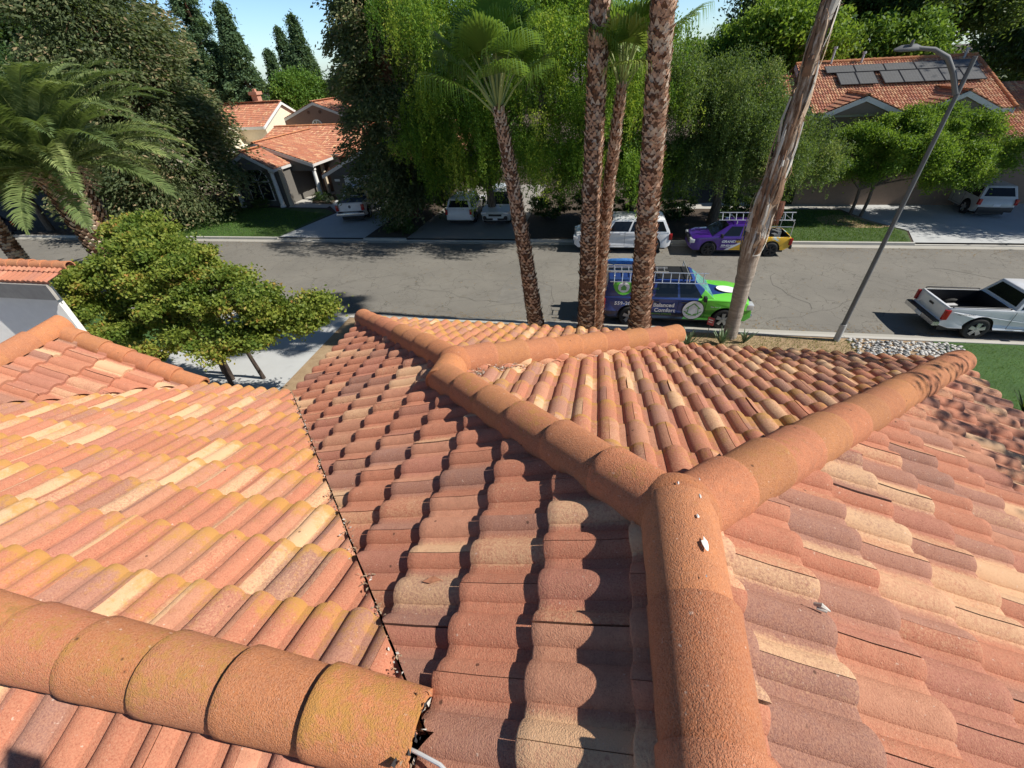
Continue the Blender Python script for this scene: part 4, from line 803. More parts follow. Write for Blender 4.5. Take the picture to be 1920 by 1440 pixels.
# palm with pale peeling skin
def peelpalm():
    rr_=random.Random(77); x,y=4.97,14.5; root=thing('peeling_palm','pale palm trunk with peeling strips and ragged brown sheaths left of the lamp post','palm tree',(x,y,.1),0)
    t=NT('peeling_bark'); v=t.n('ShaderNodeMapping'); v.inputs['Scale'].default_value=(1,1,6); t.l(t.co(),v.inputs['Vector']); n1=t.noise(2.5,4,.65,v.outputs[0]); v3=t.n('ShaderNodeMapping'); v3.inputs['Scale'].default_value=(6,6,.9); t.l(t.co(),v3.inputs['Vector']); n2=t.noise(2.2,5,.7,v3.outputs[0]); z=t.sep(t.co())[2]
    col=t.ramp(n1,[(.35,(.23,.19,.155)),(.65,(.36,.31,.26))]); br=t.ramp(n2,[(.38,(.13,.07,.04)),(.52,(.36,.27,.20)),(.62,(.56,.50,.44))]); col=t.mix(t.rr(z,2.3,3.6,0,1),col,br); t.bump(n2,.9,.03); mt=t.fin(col,.9,0,.2)
    pth=[(0,0,-.1),(-.02,0,.8),(-.10,0,2.2),(-.16,0,3.4),(-.12,0,4.8),(-.07,0,6.0),(-.07,0,8.0),(-.04,0,9.3),(0,0,16.5)]; rad=[.25,.23,.25,.31,.32,.26,.16,.13,.12]
    mb=MB(); k=60
    def at(s):
        s=min(max(s,0),.9999)*(len(pth)-1); i=int(s); f=s-i; f=f*f*(3-2*f) if False else f; return Vector(pth[i]).lerp(Vector(pth[i+1]),f),rad[i]*(1-f)+rad[i+1]*f
    mb.tube([at(i/k)[0]+Vector((rr_.uniform(-.012,.012),rr_.uniform(-.012,.012),0)) for i in range(k+1)],[at(i/k)[1]*rr_.uniform(.95,1.05) for i in range(k+1)],16)
    mb.build('trunk',mt,root,smooth=True,ang=70)
    mb=MB()
    for i in range(110):   # long peeled sheath strips
        s=rr_.uniform(.36,.95); p,r=at(s); th=rr_.uniform(0,2*pi); c=Vector((math.cos(th),math.sin(th),0)); sd=Vector((-c.y,c.x,0)); L=rr_.uniform(.4,1.5); w_=rr_.uniform(.04,.13); mb.m=rr_.choices([0,1,2],[4,3,3])[0]
        q=p+c*r*.98; o=rr_.uniform(.02,.07); pts=[]
        for j in range(5):
            f=j/4; pts.append((q+c*(o*math.sin(f*pi)+.02*rr_.random())+Vector((0,0,L*(f-.3)))+sd*(rr_.uniform(-.02,.02)),w_*(1-.6*f)*rr_.uniform(.7,1.1)))
        vs=[a for P_,w2 in pts for a in (P_-sd*w2,P_+c*.015,P_+sd*w2)]; mb.add(vs,[f for j in range(4) for f in ((3*j,3*j+1,3*j+4,3*j+3),(3*j+1,3*j+2,3*j+5,3*j+4))])
    for i in range(160):
        s=rr_.uniform(.4,.95); p,r=at(s); th=rr_.uniform(0,2*pi); c=Vector((math.cos(th),math.sin(th),0)); q=p+c*r; mb.m=3; e=q+c*rr_.uniform(.05,.22)+Vector((rr_.uniform(-.08,.08),rr_.uniform(-.08,.08),rr_.uniform(-.3,.12))); mb.tube([q,q.lerp(e,.5)+c*.02,e],[.008,.006,.003],4,False)
    mb.build('peeling_strip',[plain('peel_pale',(.60,.56,.50),.8,var=.15),plain('peel_brown',(.24,.14,.085),.9,var=.3),plain('peel_tan',(.42,.31,.22),.9,var=.25),plain('peel_fibre',(.36,.22,.13),.95,var=.3)],root,fix=False)
    mb=MB(); 
    for i in range(26):  # hanging tuft at the lower sheath
        q=Vector((.22+rr_.uniform(-.05,.06),-.26+rr_.uniform(-.06,.06),4.75)); mb.tube([q,q+Vector((rr_.uniform(-.05,.05),-.03,-.3)),q+Vector((rr_.uniform(-.06,.08),-.02,-rr_.uniform(.5,.75)))],[.018,.012,.004],4,False)
    mb.build('hanging_fibre',plain('fibre_red',(.40,.20,.13),.95,var=.3),root)
    rg=np.random.default_rng(5); Vs=[];Fs=[];rs=[];st=MB(); out=(Vs,Fs,rs,st,[0])
    for i in range(26): 
        f=i/26; fan(None,rg,np.array([0,0,16.4-.2*f]),i*2.4,R(80)*(1-f)+R(-20)*f,1.1,1.0,.3,rg.uniform(.1,.8),out)
    me=bpy.data.meshes.new('crown'); me.from_pydata(np.array(Vs).reshape(-1,3).tolist(),[],Fs); a=me.attributes.new('rnd','FLOAT','POINT'); a.data.foreach_set('value',np.array(rs,np.float32)); link('crown',me,root,[M_FAN]); st.build('frond_stalk',MATS['fan_stalk'],root,smooth=True)
peelpalm()
# agave like plants
def agave(lab,x,y,h,n,seed,mat=None):
    rr_=random.Random(seed); root=None; mb=MB()
    for i in range(n):
        th=i*2.4+rr_.uniform(-.3,.3); el=R(rr_.uniform(50,86)); L=h*rr_.uniform(.7,1.1); c=Vector((math.cos(th),math.sin(th),0)); s=Vector((-c.y,c.x,0)); pts=[]
        for j in range(5):
            f=j/4; pts.append((Vector((x,y,.1))+c*(L*math.cos(el)*f+.04*f*f)+Vector((0,0,L*math.sin(el)*(f-.1*f*f))),(.055*(1-f)**.7+.004)*(.6+1.2*f*(1-f)*2)))
        vs=[a for P_,w2 in pts for a in (P_-s*w2,P_-c*.018,P_+s*w2)]; mb.add(vs,[f for j in range(4) for f in ((3*j,3*j+1,3*j+4,3*j+3),(3*j+1,3*j+2,3*j+5,3*j+4))])
    o=mb.build('agave_plant',mat or plain('agave_green',(.20,.27,.15),.6,var=.3,scale=15),None,smooth=True,ang=50,fix=False); return setp(o,lab,'plant',None)
agave('spiky agave plant just beyond the tip of the short hip',3.35,13.55,.85,16,1)
agave('agave plant touching the foot of the peeling palm',4.55,13.9,.8,14,2)
agave('small agave right of the peeling palm foot',5.35,14.1,.6,9,3)
agave('dark strap leaved plant by the lawn edge at the right',11.9,11.2,.8,14,4,M_DRK)
agave('second strap leaved plant nearer the roof edge at the right',11.1,10.2,.7,14,5,M_DRK)
# tree outside the right edge whose shade dapples the right hip
broadleaf('open crowned tree rising to the right of the roof','open_crown_tree',9.6,3.4,[(6.7,3.0,9.5,.62),(7.1,4.2,9.6,.6),(7.3,2.6,10.1,.7),(7.8,3.7,10.4,.9),(8.6,3.2,9.6,.8)],400,M_DRK,leaf=.12,dens=480,trunk=5.5,clump=.3,flat=.8,cn=10,tr=.13)
# ------------------------------------------------------------------ other houses
M_FTILE=tile_mat('far_roof_tile',.7)
M_GREY=plain('grey_taupe_stucco',(.135,.125,.11),.95,var=.06,bump=.3,bs=50); M_TAN=plain('tan_stucco',(.25,.155,.115),.95,var=.05); M_CREAM=plain('cream_stucco',(.72,.64,.50),.95,var=.05); M_TAUPE=plain('brown_stucco',(.24,.17,.125),.95,var=.06)
M_FASC=plain('fascia_grey',(.55,.54,.52),.7,var=.05); M_GLS=glassy('window_glass',(.02,.025,.03)); M_WFR=plain('white_frame',(.72,.72,.70),.5,var=.03); M_BEIGE=plain('beige_column',(.50,.42,.31),.9,var=.05)
def slope(root,A,B,down,ve,seed,clips=None,cream=.3,lichen=.25,lab=None):
    A=Vector(A);B=Vector(B);U=(B-A); L=U.length; U=U.normalized(); V=Vector(down).normalized()
    e=[((A.x,A.y,0),(-U.x,-U.y,0)),((B.x,B.y,0),(U.x,U.y,0))]
    return roof_slope(root,'roof_slope',lab,tuple(A),tuple(U),tuple(V),0,L,ve,[e+(clips or [])],seed,mat=M_FTILE,low=True,cream=cream,lichen=lichen,purple=.5,gapp=.1)
def gable_roof(root,x0,x1,yf,yb,zr_,ze_,seed,xm=None,over=0,wall=None,fascia=True,mw=None):
    """ridge along Y at xm; eaves at x0,x1"""
    xm=(x0+x1)/2 if xm is None else xm; 
    for s,xe_ in ((-1,x0),(1,x1)):
        run=abs(xe_-xm); L=math.hypot(run,zr_-ze_); slope(root,(xm,yf,zr_),(xm,yb,zr_),(s*run,0,-(zr_-ze_)),L,seed+s)
    mb=MB()
    for s,xe_ in ((-1,x0),(1,x1)):
        mb.slab([(xm,yf-.02,zr_-.05),(xe_,yf-.02,ze_-.05),(xe_,yf-.02,ze_-.30),(xm,yf-.02,zr_-.30)],(0,.06,0))
        mb.slab([(xe_-s*.03,yf+.05,ze_-.06),(xe_-s*.03,yb,ze_-.06),(xe_-s*.03,yb,ze_-.24),(xe_-s*.03,yf+.05,ze_-.24)],(s*.05,0,0))
    mb.build('fascia',M_FASC,root,True)
    mb=MB(); mb.slab([(x0,yf+.06,ze_-.09),(x1,yf+.06,ze_-.09),(xm,yf+.06,zr_-.09)],(0,yb-yf-.06,0)); mb.build('attic',mw or M_GREY,root,True)
    ridge_run(root,(xm,yf,zr_),(xm,yb,zr_),seed,.1,r=.11,n=max(3,int((yb-yf)/.7)))
def mbuild(name,mat,root,fn,**k):
    mb=MB(); fn(mb); return mb.build(name,mat,root,True,**k)
# grey house
g=thing('grey_house','single storey grey stucco house with orange tile roofs and white columns across the street','house',(-24,36,.1))
gable_roof(g,-28.75,-24.35,30.8,34.6,4.05,2.92,500)
gable_roof(g,-31.7,-22.4,33.0,41.5,4.35,2.87,510)
slope(g,(-31,41.5,4.55),(-11,41.5,4.55),(0,-5.5,-1.7),5.76,520,lichen=.4)
ridge_run(g,(-31,41.5,4.57),(-11,41.5,4.57),521,.3,r=.11,n=26)
gable_roof(g,-21.9,-12.9,33.0,39,4.0,2.05,530,xm=-17.4)
mbuild('wall',M_GREY,g,lambda m:(m.bx(-28.55,-24.55,31.5,34.4,.1,2.95),m.bx(-31.3,-24.6,33.6,41,.1,2.86),m.bx(-24.7,-21.9,36.0,41,.1,2.95),m.bx(-21.5,-13.3,33.5,39,.1,2.05),m.bx(-24.7,-22.6,33.2,33.5,2.3,2.86)))
for x in (-28.45,-24.85): mbuild('column',M_WFR,g,lambda m,x=x:(m.lathe((x,31.15,.1),(0,0,1),[(0,.22),(.12,.22),(.14,.17),(2.5,.14),(2.52,.2),(2.7,.2)],16)),smooth=True)
mbuild('column',M_WFR,g,lambda m:(m.lathe((-22.75,33.4,.1),(0,0,1),[(0,.22),(.12,.22),(.14,.17),(2.2,.14),(2.22,.2),(2.35,.2)],16)),smooth=True)
mbuild('post',M_BEIGE,g,lambda m:m.bx(-24.35,-24.1,31.3,31.55,.1,2.75))
def archwin(root,xc,y,z0,w_,hrect,frame,glass,bars=True):
    n=14; arc=[(xc+w_/2*math.cos(pi*i/n),y,z0+hrect+w_/2*math.sin(pi*i/n)) for i in range(n+1)]
    f=mbuild('window',frame,root,lambda m:(m.slab([(xc-w_/2-.07,y,z0-.07),(xc+w_/2+.07,y,z0-.07)]+[(xc+(w_/2+.07)*math.cos(pi*i/n),y,z0+hrect+(w_/2+.07)*math.sin(pi*i/n)) for i in range(n+1)],(0,.04,0))))
    mb=MB(); mb.poly([(xc-w_/2,y-.006,z0),(xc+w_/2,y-.006,z0)]+[(a,y-.006,c) for a,b,c in arc]); 
    o=mb.build('pane',glass,f,True)
    if bars:
        mb=MB(); mb.bx(xc-.025,xc+.025,y-.03,y-.01,z0,z0+hrect); mb.bx(xc-w_/2,xc+w_/2,y-.03,y-.011,z0+hrect-.03,z0+hrect+.03)
        for a in (45,90,135): mb.tube([(xc,y-.02,z0+hrect),(xc+w_/2*math.cos(R(a)),y-.02,z0+hrect+w_/2*math.sin(R(a)))],.018,4)
        mb.build('bar',frame,f,True)
archwin(g,-26.6,31.45,.55,1.9,1.35,M_WFR,M_GLS)
d=mbuild('garage_door',M_WFR,g,lambda m:(m.bx(-20.3,-14.6,33.42,33.49,.12,1.95)))
mbuild('panel',plain('door_groove',(.4,.4,.39),.7),d,lambda m:[m.bx(-20.2,-14.7,33.405,33.42,.5+.45*i,.52+.45*i) for i in range(3)])
mbuild('house_number',M_WFR,g,lambda m:(m.bx(-21.2,-20.75,33.46,33.5,1.45,1.62)))
mbuild('post',M_BEIGE,g,lambda m:m.bx(-24.2,-23.95,35.4,35.65,.1,2.6)); mbuild('post',M_BEIGE,g,lambda m:m.bx(-23.4,-23.2,35.4,35.65,.1,2.6))
mbuild('front_door',plain('brown_door',(.10,.05,.03),.5),g,lambda m:(m.bx(-23.9,-23.0,35.93,35.99,.1,2.2)))
# tan house
g=thing('tan_house','tan stucco house whose broad gable with a half round window rises behind the grey house','house',(-31,54,.1))
gable_roof(g,-38.2,-25.4,50,60,5.95,3.7,550,mw=M_TAN)
mbuild('wall',M_TAN,g,lambda m:m.bx(-37.8,-25.8,50.3,60,.1,3.65)); archwin(g,-31.9,50.0,3.6,1.2,.05,M_WFR,M_GLS)
mbuild('gable_vent',plain('vent_brown',(.12,.06,.04),.9),g,lambda m:[m.lathe((x,50.04,5.0),(0,-1,0),[(0,.0001),(.04,.0001),(.05,.16),(0,.16)],10) for x in(-32.6,-31.2)])
# cream house
g=thing('cream_house','cream house with salmon roof and tiled chimney beyond the big redwood','house',(-39,48,.1))
slope(g,(-45,50,6.1),(-35.6,50,6.1),(0,-4,-1.9),4.43,560,cream=.15,lichen=0); slope(g,(-45,50,6.1),(-35.6,50,6.1),(0,4,-1.9),4.43,561,cream=.15,lichen=0)
mbuild('wall',M_CREAM,g,lambda m:(m.slab([(-35.8,46.4,.1),(-35.8,53.6,.1),(-35.8,53.6,4.3),(-35.8,50,6.0),(-35.8,46.4,4.3)],(-9,0,0))))
mbuild('fascia',M_WFR,g,lambda m:(m.slab([(-35.6,45.95,4.2),(-35.6,50,6.1),(-35.6,50,5.85),(-35.6,45.95,3.95)],(.08,0,0)),m.slab([(-35.6,54.05,4.2),(-35.6,50,6.1),(-35.6,50,5.85),(-35.6,54.05,3.95)],(.08,0,0)),m.bx(-45,-35.6,45.9,45.98,3.95,4.2)))
mbuild('chimney',plain('salmon_stucco',(.50,.25,.17),.9,var=.15,scale=8),g,lambda m:(m.bx(-39.2,-38.5,50.3,51,5.6,7.0),m.bx(-39.35,-38.35,50.15,51.15,6.8,7.1),m.bx(-39.0,-38.7,50.5,50.8,7.1,7.35)))
g=thing('cream_annex','sunlit cream stucco house side with stepped white fascias left of the grey house','house',(-37,41,.1),R(30))
mb=MB(); mb.slab([(-4.5,-3,0),(2.6,-3,0),(2.6,-3,2.1),(-4.5,-3,4.6)],(0,9,0)); mb.slab([(-6,0,0),(.9,0,0),(.9,0,3.9),(-6,0,6)],(0,8,0)); mb.build('wall',M_CREAM,g)
mb=MB(); mb.slab([(2.9,-3.3,2.05),(-4.6,-3.3,4.7),(-4.6,-3.3,4.95),(2.9,-3.3,2.3)],(0,.4,0)); mb.slab([(1.2,-.3,3.85),(-6,-.3,6.05),(-6,-.3,6.3),(1.2,-.3,4.1)],(0,.4,0)); mb.build('fascia',M_WFR,g)
# solar house
g=thing('solar_panel_house','two storey brown house with solar panels on its red tile roof across the street','house',(16.5,36,.1))
zR,zE,yR,yE=7.42,5.2,37.,31.8; sl_=math.hypot(yR-yE,zR-zE)
slope(g,(11.65,yR,zR),(21.55,yR,zR),(0,yE-yR,zE-zR),sl_,600,cream=.75,lichen=.15,lab='front roof slope under the panels'); slope(g,(11.65,yR,zR),(21.55,yR,zR),(0,yR-yE,zE-zR),sl_,601)
ridge_run(g,(11.65,yR,zR),(21.55,yR,zR),602,.15,r=.12)
ridge_run(g,(21.55,yR,zR),(21.6,yE,zE+.02),603,.1,r=.10,n=14)
for (xa,xb,xm,zp,yb) in ((12.0,16.1,14.0,6.05,34.2),(16.9,20.7,18.75,6.10,34.2)):
    gable_roof(g,xa,xb,31.3,yb,zp,5.22,610+int(xm),xm=xm,mw=M_TAUPE)
mbuild('fascia',M_FASC,g,lambda m:(m.slab([(11.6,yR,zR-.04),(11.6,yE,zE-.04),(11.6,yE,zE-.28),(11.6,yR,zR-.28)],(.06,0,0)),m.slab([(21.56,yR,zR-.06),(21.56,yE,zE-.06),(21.56,yE,zE-.3),(21.56,yR,zR-.3)],(.06,0,0)),m.bx(11.65,21.5,yE-.03,yE+.02,zE-.22,zE-.05)))
mbuild('wall',M_TAUPE,g,lambda m:(m.bx(12.2,21.3,31.9,42,.1,zE-.05),m.slab([(21.28,yE+.3,zE-.1),(21.28,2*yR-yE-.3,zE-.1),(21.28,yR,zR-.2)],(-9,0,0)),m.bx(9.6,12.2,33.5,40,.1,5.0)))
slope(g,(9.3,36.4,6.75),(12.0,36.4,6.75),(0,-3.4,-1.5),3.72,620,cream=.5)
ridge_run(g,(9.3,36.4,6.77),(11.9,36.4,6.77),621,.1,r=.11)
slope(g,(21.7,36.5,5.9),(27.5,36.5,5.9),(0,-5,-2.1),5.42,622,cream=.45); mbuild('annex',M_TAUPE,g,lambda m:m.bx(21.9,27.3,32.2,36,.1,3.9))
M_PAN=NT('solar_panel'); b=M_PAN.n('ShaderNodeTexBrick'); b.inputs['Scale'].default_value=1; b.inputs['Color1'].default_value=(.10,.10,.098,1);b.inputs['Color2'].default_value=(.11,.11,.108,1); b.inputs['Mortar'].default_value=(.19,.19,.185,1); b.inputs['Brick Width'].default_value=.16; b.inputs['Row Height'].default_value=.16; b.inputs['Mortar Size'].default_value=.004; b.offset=0; M_PAN.l(M_PAN.co(),b.inputs['Vector']); M_PAN=M_PAN.fin(b.outputs[0],.5,0,.3)
Vd=Vector((0,yE-yR,zE-zR)).normalized(); Nn=Vector((0,-(zR-zE),yR-yE)).normalized()
def onroof(x,s,h): return Vector((x,yR,zR))+Vd*s+Nn*h
def panel(x0,x1,s0,s1):
    mb=MB(); mb.m=1; mb.slab([onroof(x0,s0,.13),onroof(x1,s0,.13),onroof(x1,s1,.13),onroof(x0,s1,.13)],Nn*.04); mb.m=0; e=.035; mb.poly([onroof(x0+e,s0+e,.173),onroof(x0+e,s1-e,.173),onroof(x1-e,s1-e,.173),onroof(x1-e,s0+e,.173)])
    mb.build('solar_panel',[M_PAN,plain('panel_frame',(.02,.02,.022),.4)],g,True,fix=False)
for i in range(5): panel(13.05+i*1.62,13.05+i*1.62+1.59,.80,1.62)
for i in range(7):
    x=13.55+i*1.03+(.28 if i>1 else 0); panel(x,x+1.0,1.68,3.02)
for (x,s,h) in ((13.6,.2,.75),(15.3,.25,.45),(20.8,.3,.4)):
    p=onroof(x,s,0); mbuild('vent_pipe',plain('galvanised',(.45,.45,.46),.5),g,lambda m,p=p,h=h:(m.cyl(p,p+Vector((0,0,h)),.06),m.cyl(p+Vector((0,0,h)),p+Vector((0,0,h+.12)),.10)))
# neighbour wing at the left edge
g=thing('neighbour_wing','white stucco corner with a tiled eave at the far left frame edge','house',(-13.2,7.3,.1))
slope(g,(-22,7.55,5.12),(-12.4,7.55,5.12),(0,-.6,-.2),.60,650,cream=.0,lichen=0)
ridge_run(g,(-22,7.55,5.10),(-12.4,7.55,5.10),652,.02,r=.12,n=27)
mbuild('fascia',M_TRIM,g,lambda m:m.bx(-22,-12.5,6.93,7.0,4.50,4.88))
M_WST=plain('white_stucco',(.82,.80,.76),.9,var=.04,bump=.4,bs=70)
mb=MB(); c=Vector((-13.4,7.42,-.25)); u=Vector((-math.cos(R(16)),-math.sin(R(16)),0))
mb.slab([c+Vector((0,0,.1)),c+u*5+Vector((0,0,.1)),c+u*5+Vector((0,0,4.80)),c+Vector((0,0,4.80))],(-.02,.14,0)); mb.build('wall',M_WST,g,True)
# street lamp
g=thing('street_lamp','tall grey steel street lamp with a curved arm leaning over the road at right','street lamp',(8.5,14.6,.1)); M_STEEL=plain('lamp_steel',(.115,.12,.125),.7,.1,var=.15,scale=3)
mb=MB(); mb.tube([(0,0,0),(0,0,7.95)],[.075,.048],16); mb.build('pole',M_STEEL,g,smooth=True)
mb=MB(); mb.tube([(0,0,0),(0,0,.65)],[.10,.095],16); mb.build('base_sleeve',plain('concrete_sleeve',(.36,.36,.35),.8),g,smooth=True)
mb=MB(); mb.tube([(-.03,0,7.2),(-.28,.02,7.62),(-.55,.05,7.95),(-.9,.08,8.12),(-1.3,.10,8.17)],[.062,.06,.056,.05,.044],12); mb.build('arm',M_STEEL,g,smooth=True)
mb=MB(); mb.tube([(-1.2,.10,8.17),(-1.3,.10,8.18),(-1.6,.12,8.17),(-1.75,.12,8.15)],[.05,.09,.085,.03],12,squash=.5); mb.cyl((-1.42,.10,8.2),(-1.42,.10,8.33),.035); hd=mb.build('lamp_head',M_STEEL,g,smooth=True)
# small red yard sign
g=thing('yard_sign','small red yard sign between the agaves by the kerb','sign',(4.15,14.35,.1),R(-35)); mb=MB(); mb.box((0,0,.66),(.22,.015,.30)); mb.build('sign_face',plain('sign_red',(.42,.06,.07),.5,var=.15),g); mb=MB(); mb.box((0,-.010,.72),(.16,.006,.04)); mb.box((0,-.010,.63),(.14,.006,.03)); mb.build('sign_stripe',M_WFR,g); mb=MB(); mb.box((0,0,.26),(.02,.02,.52)); mb.build('stake',M_STEEL,g)
# ------------------------------------------------------------------ vehicles
M_TYRE=plain('tyre_rubber',(.018,.018,.018),.8); M_BLK=plain('black_trim',(.014,.014,.016),.5); M_CHR=plain('bright_metal',(.55,.56,.58),.25,.9,var=.05); M_RIM=plain('alloy_rim',(.50,.51,.52),.3,.7,var=.05); M_RIMB=plain('black_rim',(.03,.03,.033),.35,.4)
M_VGL=plain('vehicle_glass',(.010,.012,.014),.08,spec=.35); M_TAIL=plain('tail_light_red',(.32,.012,.012),.2,var=.1); M_HEAD=plain('head_light_clear',(.6,.62,.64),.15,.3,var=.05); M_PLATE=plain('licence_plate',(.65,.66,.68),.5)
M_ALU=plain('aluminium',(.62,.63,.64),.35,.7,var=.08)
def boolean(o,cutters):
    bpy.context.view_layer.update(); 
    for c in cutters:
        m=o.modifiers.new('b','BOOLEAN'); m.object=c; m.operation='DIFFERENCE'; m.solver='EXACT'
    dg=bpy.context.evaluated_depsgraph_get(); me=bpy.data.meshes.new_from_object(o.evaluated_get(dg)); o.modifiers.clear(); old=o.data; o.data=me
    for c in cutters: bpy.data.objects.remove(c)
def side_poly(mb,pts,y,th,m=None): # pts (x,z) on plane y, thickness th outward
    mb.slab([(x,y,z) for x,z in pts],(0,th,0),m)
def vehicle(name,label,cat,loc,rz,sp):
    root=thing(name,label,cat,loc,rz,sp.get('group')); Wd=sp['W']; hw=Wd/2; P=sp['profile']; body_m=sp['paint']; rw=sp.get('rw',.37); ax=sp['axles']
    zs=[p[1] for p in P]; zm=(min(zs)+max(zs))/2; xc=(min(p[0] for p in P)+max(p[0] for p in P))/2; Lh=max(p[0] for p in P)-xc
    sl_=[(-1,.045),(-.985,.015),(-.93,0),(-.5,-.012),(.5,-.012),(.93,0),(.985,.015),(1,.045)]
    mb=MB(); vs=[];n=len(P)
    for f,ins in sl_:
        for (x,z) in P:
            tz=z-ins if z>zm else z+ins*.6; q=abs(x-xc)/Lh; yy=f*hw*(1-.10*max(0,(q-.80)/.20)**2) 
            xx=xc+(x-xc)*(1-(ins*1.0+.03*max(0,abs(f)-.5)*2*(q>.9))/Lh); 
            if z>=zm+.1: yy*=1-.035*min(1,(z-zm)/.5)
            vs.append((xx,yy,tz))
    fs=[(i*n+j,i*n+(j+1)%n,(i+1)*n+(j+1)%n,(i+1)*n+j) for i in range(len(sl_)-1) for j in range(n)]+[tuple(range(n))[::-1],tuple((len(sl_)-1)*n+j for j in range(n))]
    mb.add(vs,fs); body=mb.build('body',[body_m,M_BLK],root,smooth=True,ang=28)
    cut=[]
    for a in ax:
        for s in(-1,1):
            c=MB(); c.cyl((a,s*(hw+.1),rw+.02),(a,s*(hw-(.155 if 'bed' in sp else .30)),rw+.02),rw+.075,n=28); cut.append(c.build('cutter',[M_BLK],root))
    if 'bed' in sp:
        x0,x1,z0=sp['bed']; c=MB(); c.bx(x0,x1,-hw+.17,hw-.17,z0,z0+2); cut.append(c.build('cutter',[sp.get('bedmat',M_BLK)],root))
    boolean(body,cut)
    body.data.polygons.foreach_set('use_smooth',[True]*len(body.data.polygons)); body.data.set_sharp_from_angle(angle=R(28))
    mb=MB(); mb.bx(min(p[0] for p in P)+.25,max(p[0] for p in P)-.25,-hw+.28,hw-.28,.18,.45); mb.build('chassis',M_BLK,root)
    # cab / greenhouse
    g_=sp['cab']; x0,x1,z0=g_['base']; t0,t1,z1=g_['top']; wb,wt=g_.get('wb',hw-.06),g_.get('wt',hw-.24); mb=MB()
    vb=[(x0,-wb,z0),(x1,-wb,z0),(x1,wb,z0),(x0,wb,z0)]; vt=[(t0,-wt,z1),(t1,-wt,z1),(t1,wt,z1),(t0,wt,z1)]; vr=[(t0+.18,-wt*.8,z1+.045),(t1-.18,-wt*.8,z1+.045),(t1-.18,wt*.8,z1+.045),(t0+.18,wt*.8,z1+.045)]
    mb.add(vb+vt+vr,[(0,3,2,1)]+[(i,(i+1)%4,4+(i+1)%4,4+i) for i in range(4)]+[(4+i,4+(i+1)%4,8+(i+1)%4,8+i) for i in range(4)]+[(8,9,10,11)])
    cabo=mb.build('cab',sp.get('cabpaint',body_m),root,bevel=.035)
    def fx(f,v): # x at fraction f along, v up
        a=x0+(t0-x0)*v; b=x1+(t1-x1)*v; return a+(b-a)*f
    for s in(-1,1):
        for (f0,f1,f2,f3) in g_['win']:   # bottom start,end, top start,end fractions
            v0,v1=g_.get('v',(.10,.86)); mb=MB(); pts=[]
            for f,v in((f0,v0),(f1,v0),(f3,v1),(f2,v1)):
                yy=s*((wb+(wt-wb)*v)+.007); pts.append((fx(f,v),yy,z0+(z1-z0)*v))
            mb.slab(pts,(0,-s*.02,0)); mb.build('window',M_VGL,root)
    def scr(xb,xt,yb,yt,v0,v1,out,nm,mat=M_VGL):
        mb=MB(); za=z0+(z1-z0)*v0; zb_=z0+(z1-z0)*v1; xa=xb+(xt-xb)*v0+out; xb2=xb+(xt-xb)*v1+out; wa=wb+(wt-wb)*v0; wc=wb+(wt-wb)*v1
        mb.slab([(xa,-wa*yb,za),(xa,wa*yb,za),(xb2,wc*yt,zb_),(xb2,-wc*yt,zb_)],(-out*3,0,0)); return mb.build(nm,mat,root)
    scr(x1,t1,.90,.88,.06,.92,.008,'windscreen',sp.get('windscreen',M_VGL)); 
    if g_.get('rear',True): scr(x0,t0,.84,.80,.22 if sp.get('kind')!='pickup' else .18,.86,-.008,'rear_window')
    # details per side
    yh=hw*1.0
    for s in(-1,1):
        mb=MB()
        for xd in sp['doors']: side_poly(mb,[(xd-.006,sp['zd'][0]),(xd+.006,sp['zd'][0]),(xd+.006,sp['zd'][1]),(xd-.006,sp['zd'][1])],s*(yh-.004),s*.007)
        side_poly(mb,[(sp['doors'][0],sp['zd'][0]),(sp['doors'][-1],sp['zd'][0]),(sp['doors'][-1],sp['zd'][0]+.012),(sp['doors'][0],sp['zd'][0]+.012)],s*(yh-.004),s*.0068); mb.build('door_seam',M_BLK,root)
        for xh in sp.get('handles',[]): mb=MB(); mb.box((xh,s*(yh+.012),sp['zd'][1]-.10),(.19,.035,.035)); mb.build('door_handle',sp.get('handlemat',body_m),root)
        mb=MB(); mx=g_.get('mirror',x1-.35); mb.box((mx,s*(hw+.10),z0+.10),(.12,.22,.18)); mb.box((mx,s*(hw-.0),z0+.04),(.05,.2,.05)); mb.build('mirror',sp.get('mirrormat',M_BLK),root,bevel=.025)
        x,z,w_,h_=sp['head']; mb=MB(); mb.box((x,s*(hw*.93-w_/2*.9),z),(.24,w_,h_)); mb.build('headlight',M_HEAD,root,bevel=.03)
        x,z,w_,h_=sp['tail']; mb=MB(); mb.box((x,s*(hw*.955-w_/2),z),(.16,w_,h_)); mb.build('taillight',M_TAIL,root,bevel=.02)
        for a in ax:
            mb=MB(); yy=s*(hw-.02); prof_=[(-.10,rw*.62),(-.11,rw*.80),(-.095,rw*.95),(-.06,rw),(.04,rw),(.10,rw*.95),(.115,rw*.82),(.10,rw*.62)]
            mb.lathe((a,yy-s*.11,rw),(0,s,0),prof_,28); w_=mb.build('wheel',M_TYRE,root,smooth=True,ang=50)
            rm=sp.get('rim',M_RIM); mb=MB(); mb.lathe((a,yy-s*.11,rw),(0,s,0),[(.10,rw*.66),(.108,rw*.60),(.05,rw*.57),(.03,.02)],24); 
            k=sp.get('spokes',5); mb.m=1
            for i in range(k):
                th=2*pi*i/k+.3; d=Vector((math.cos(th),0,math.sin(th))); q=Vector((-d.z,0,d.x)); c=Vector((a,yy-s*.11+s*.085,rw)); w2=.055 if k<=5 else .03; mb.slab([c+q*w2*.8,c-q*w2*.8,c+d*rw*.62-q*w2*1.25,c+d*rw*.62+q*w2*1.25],(0,s*.03,0))
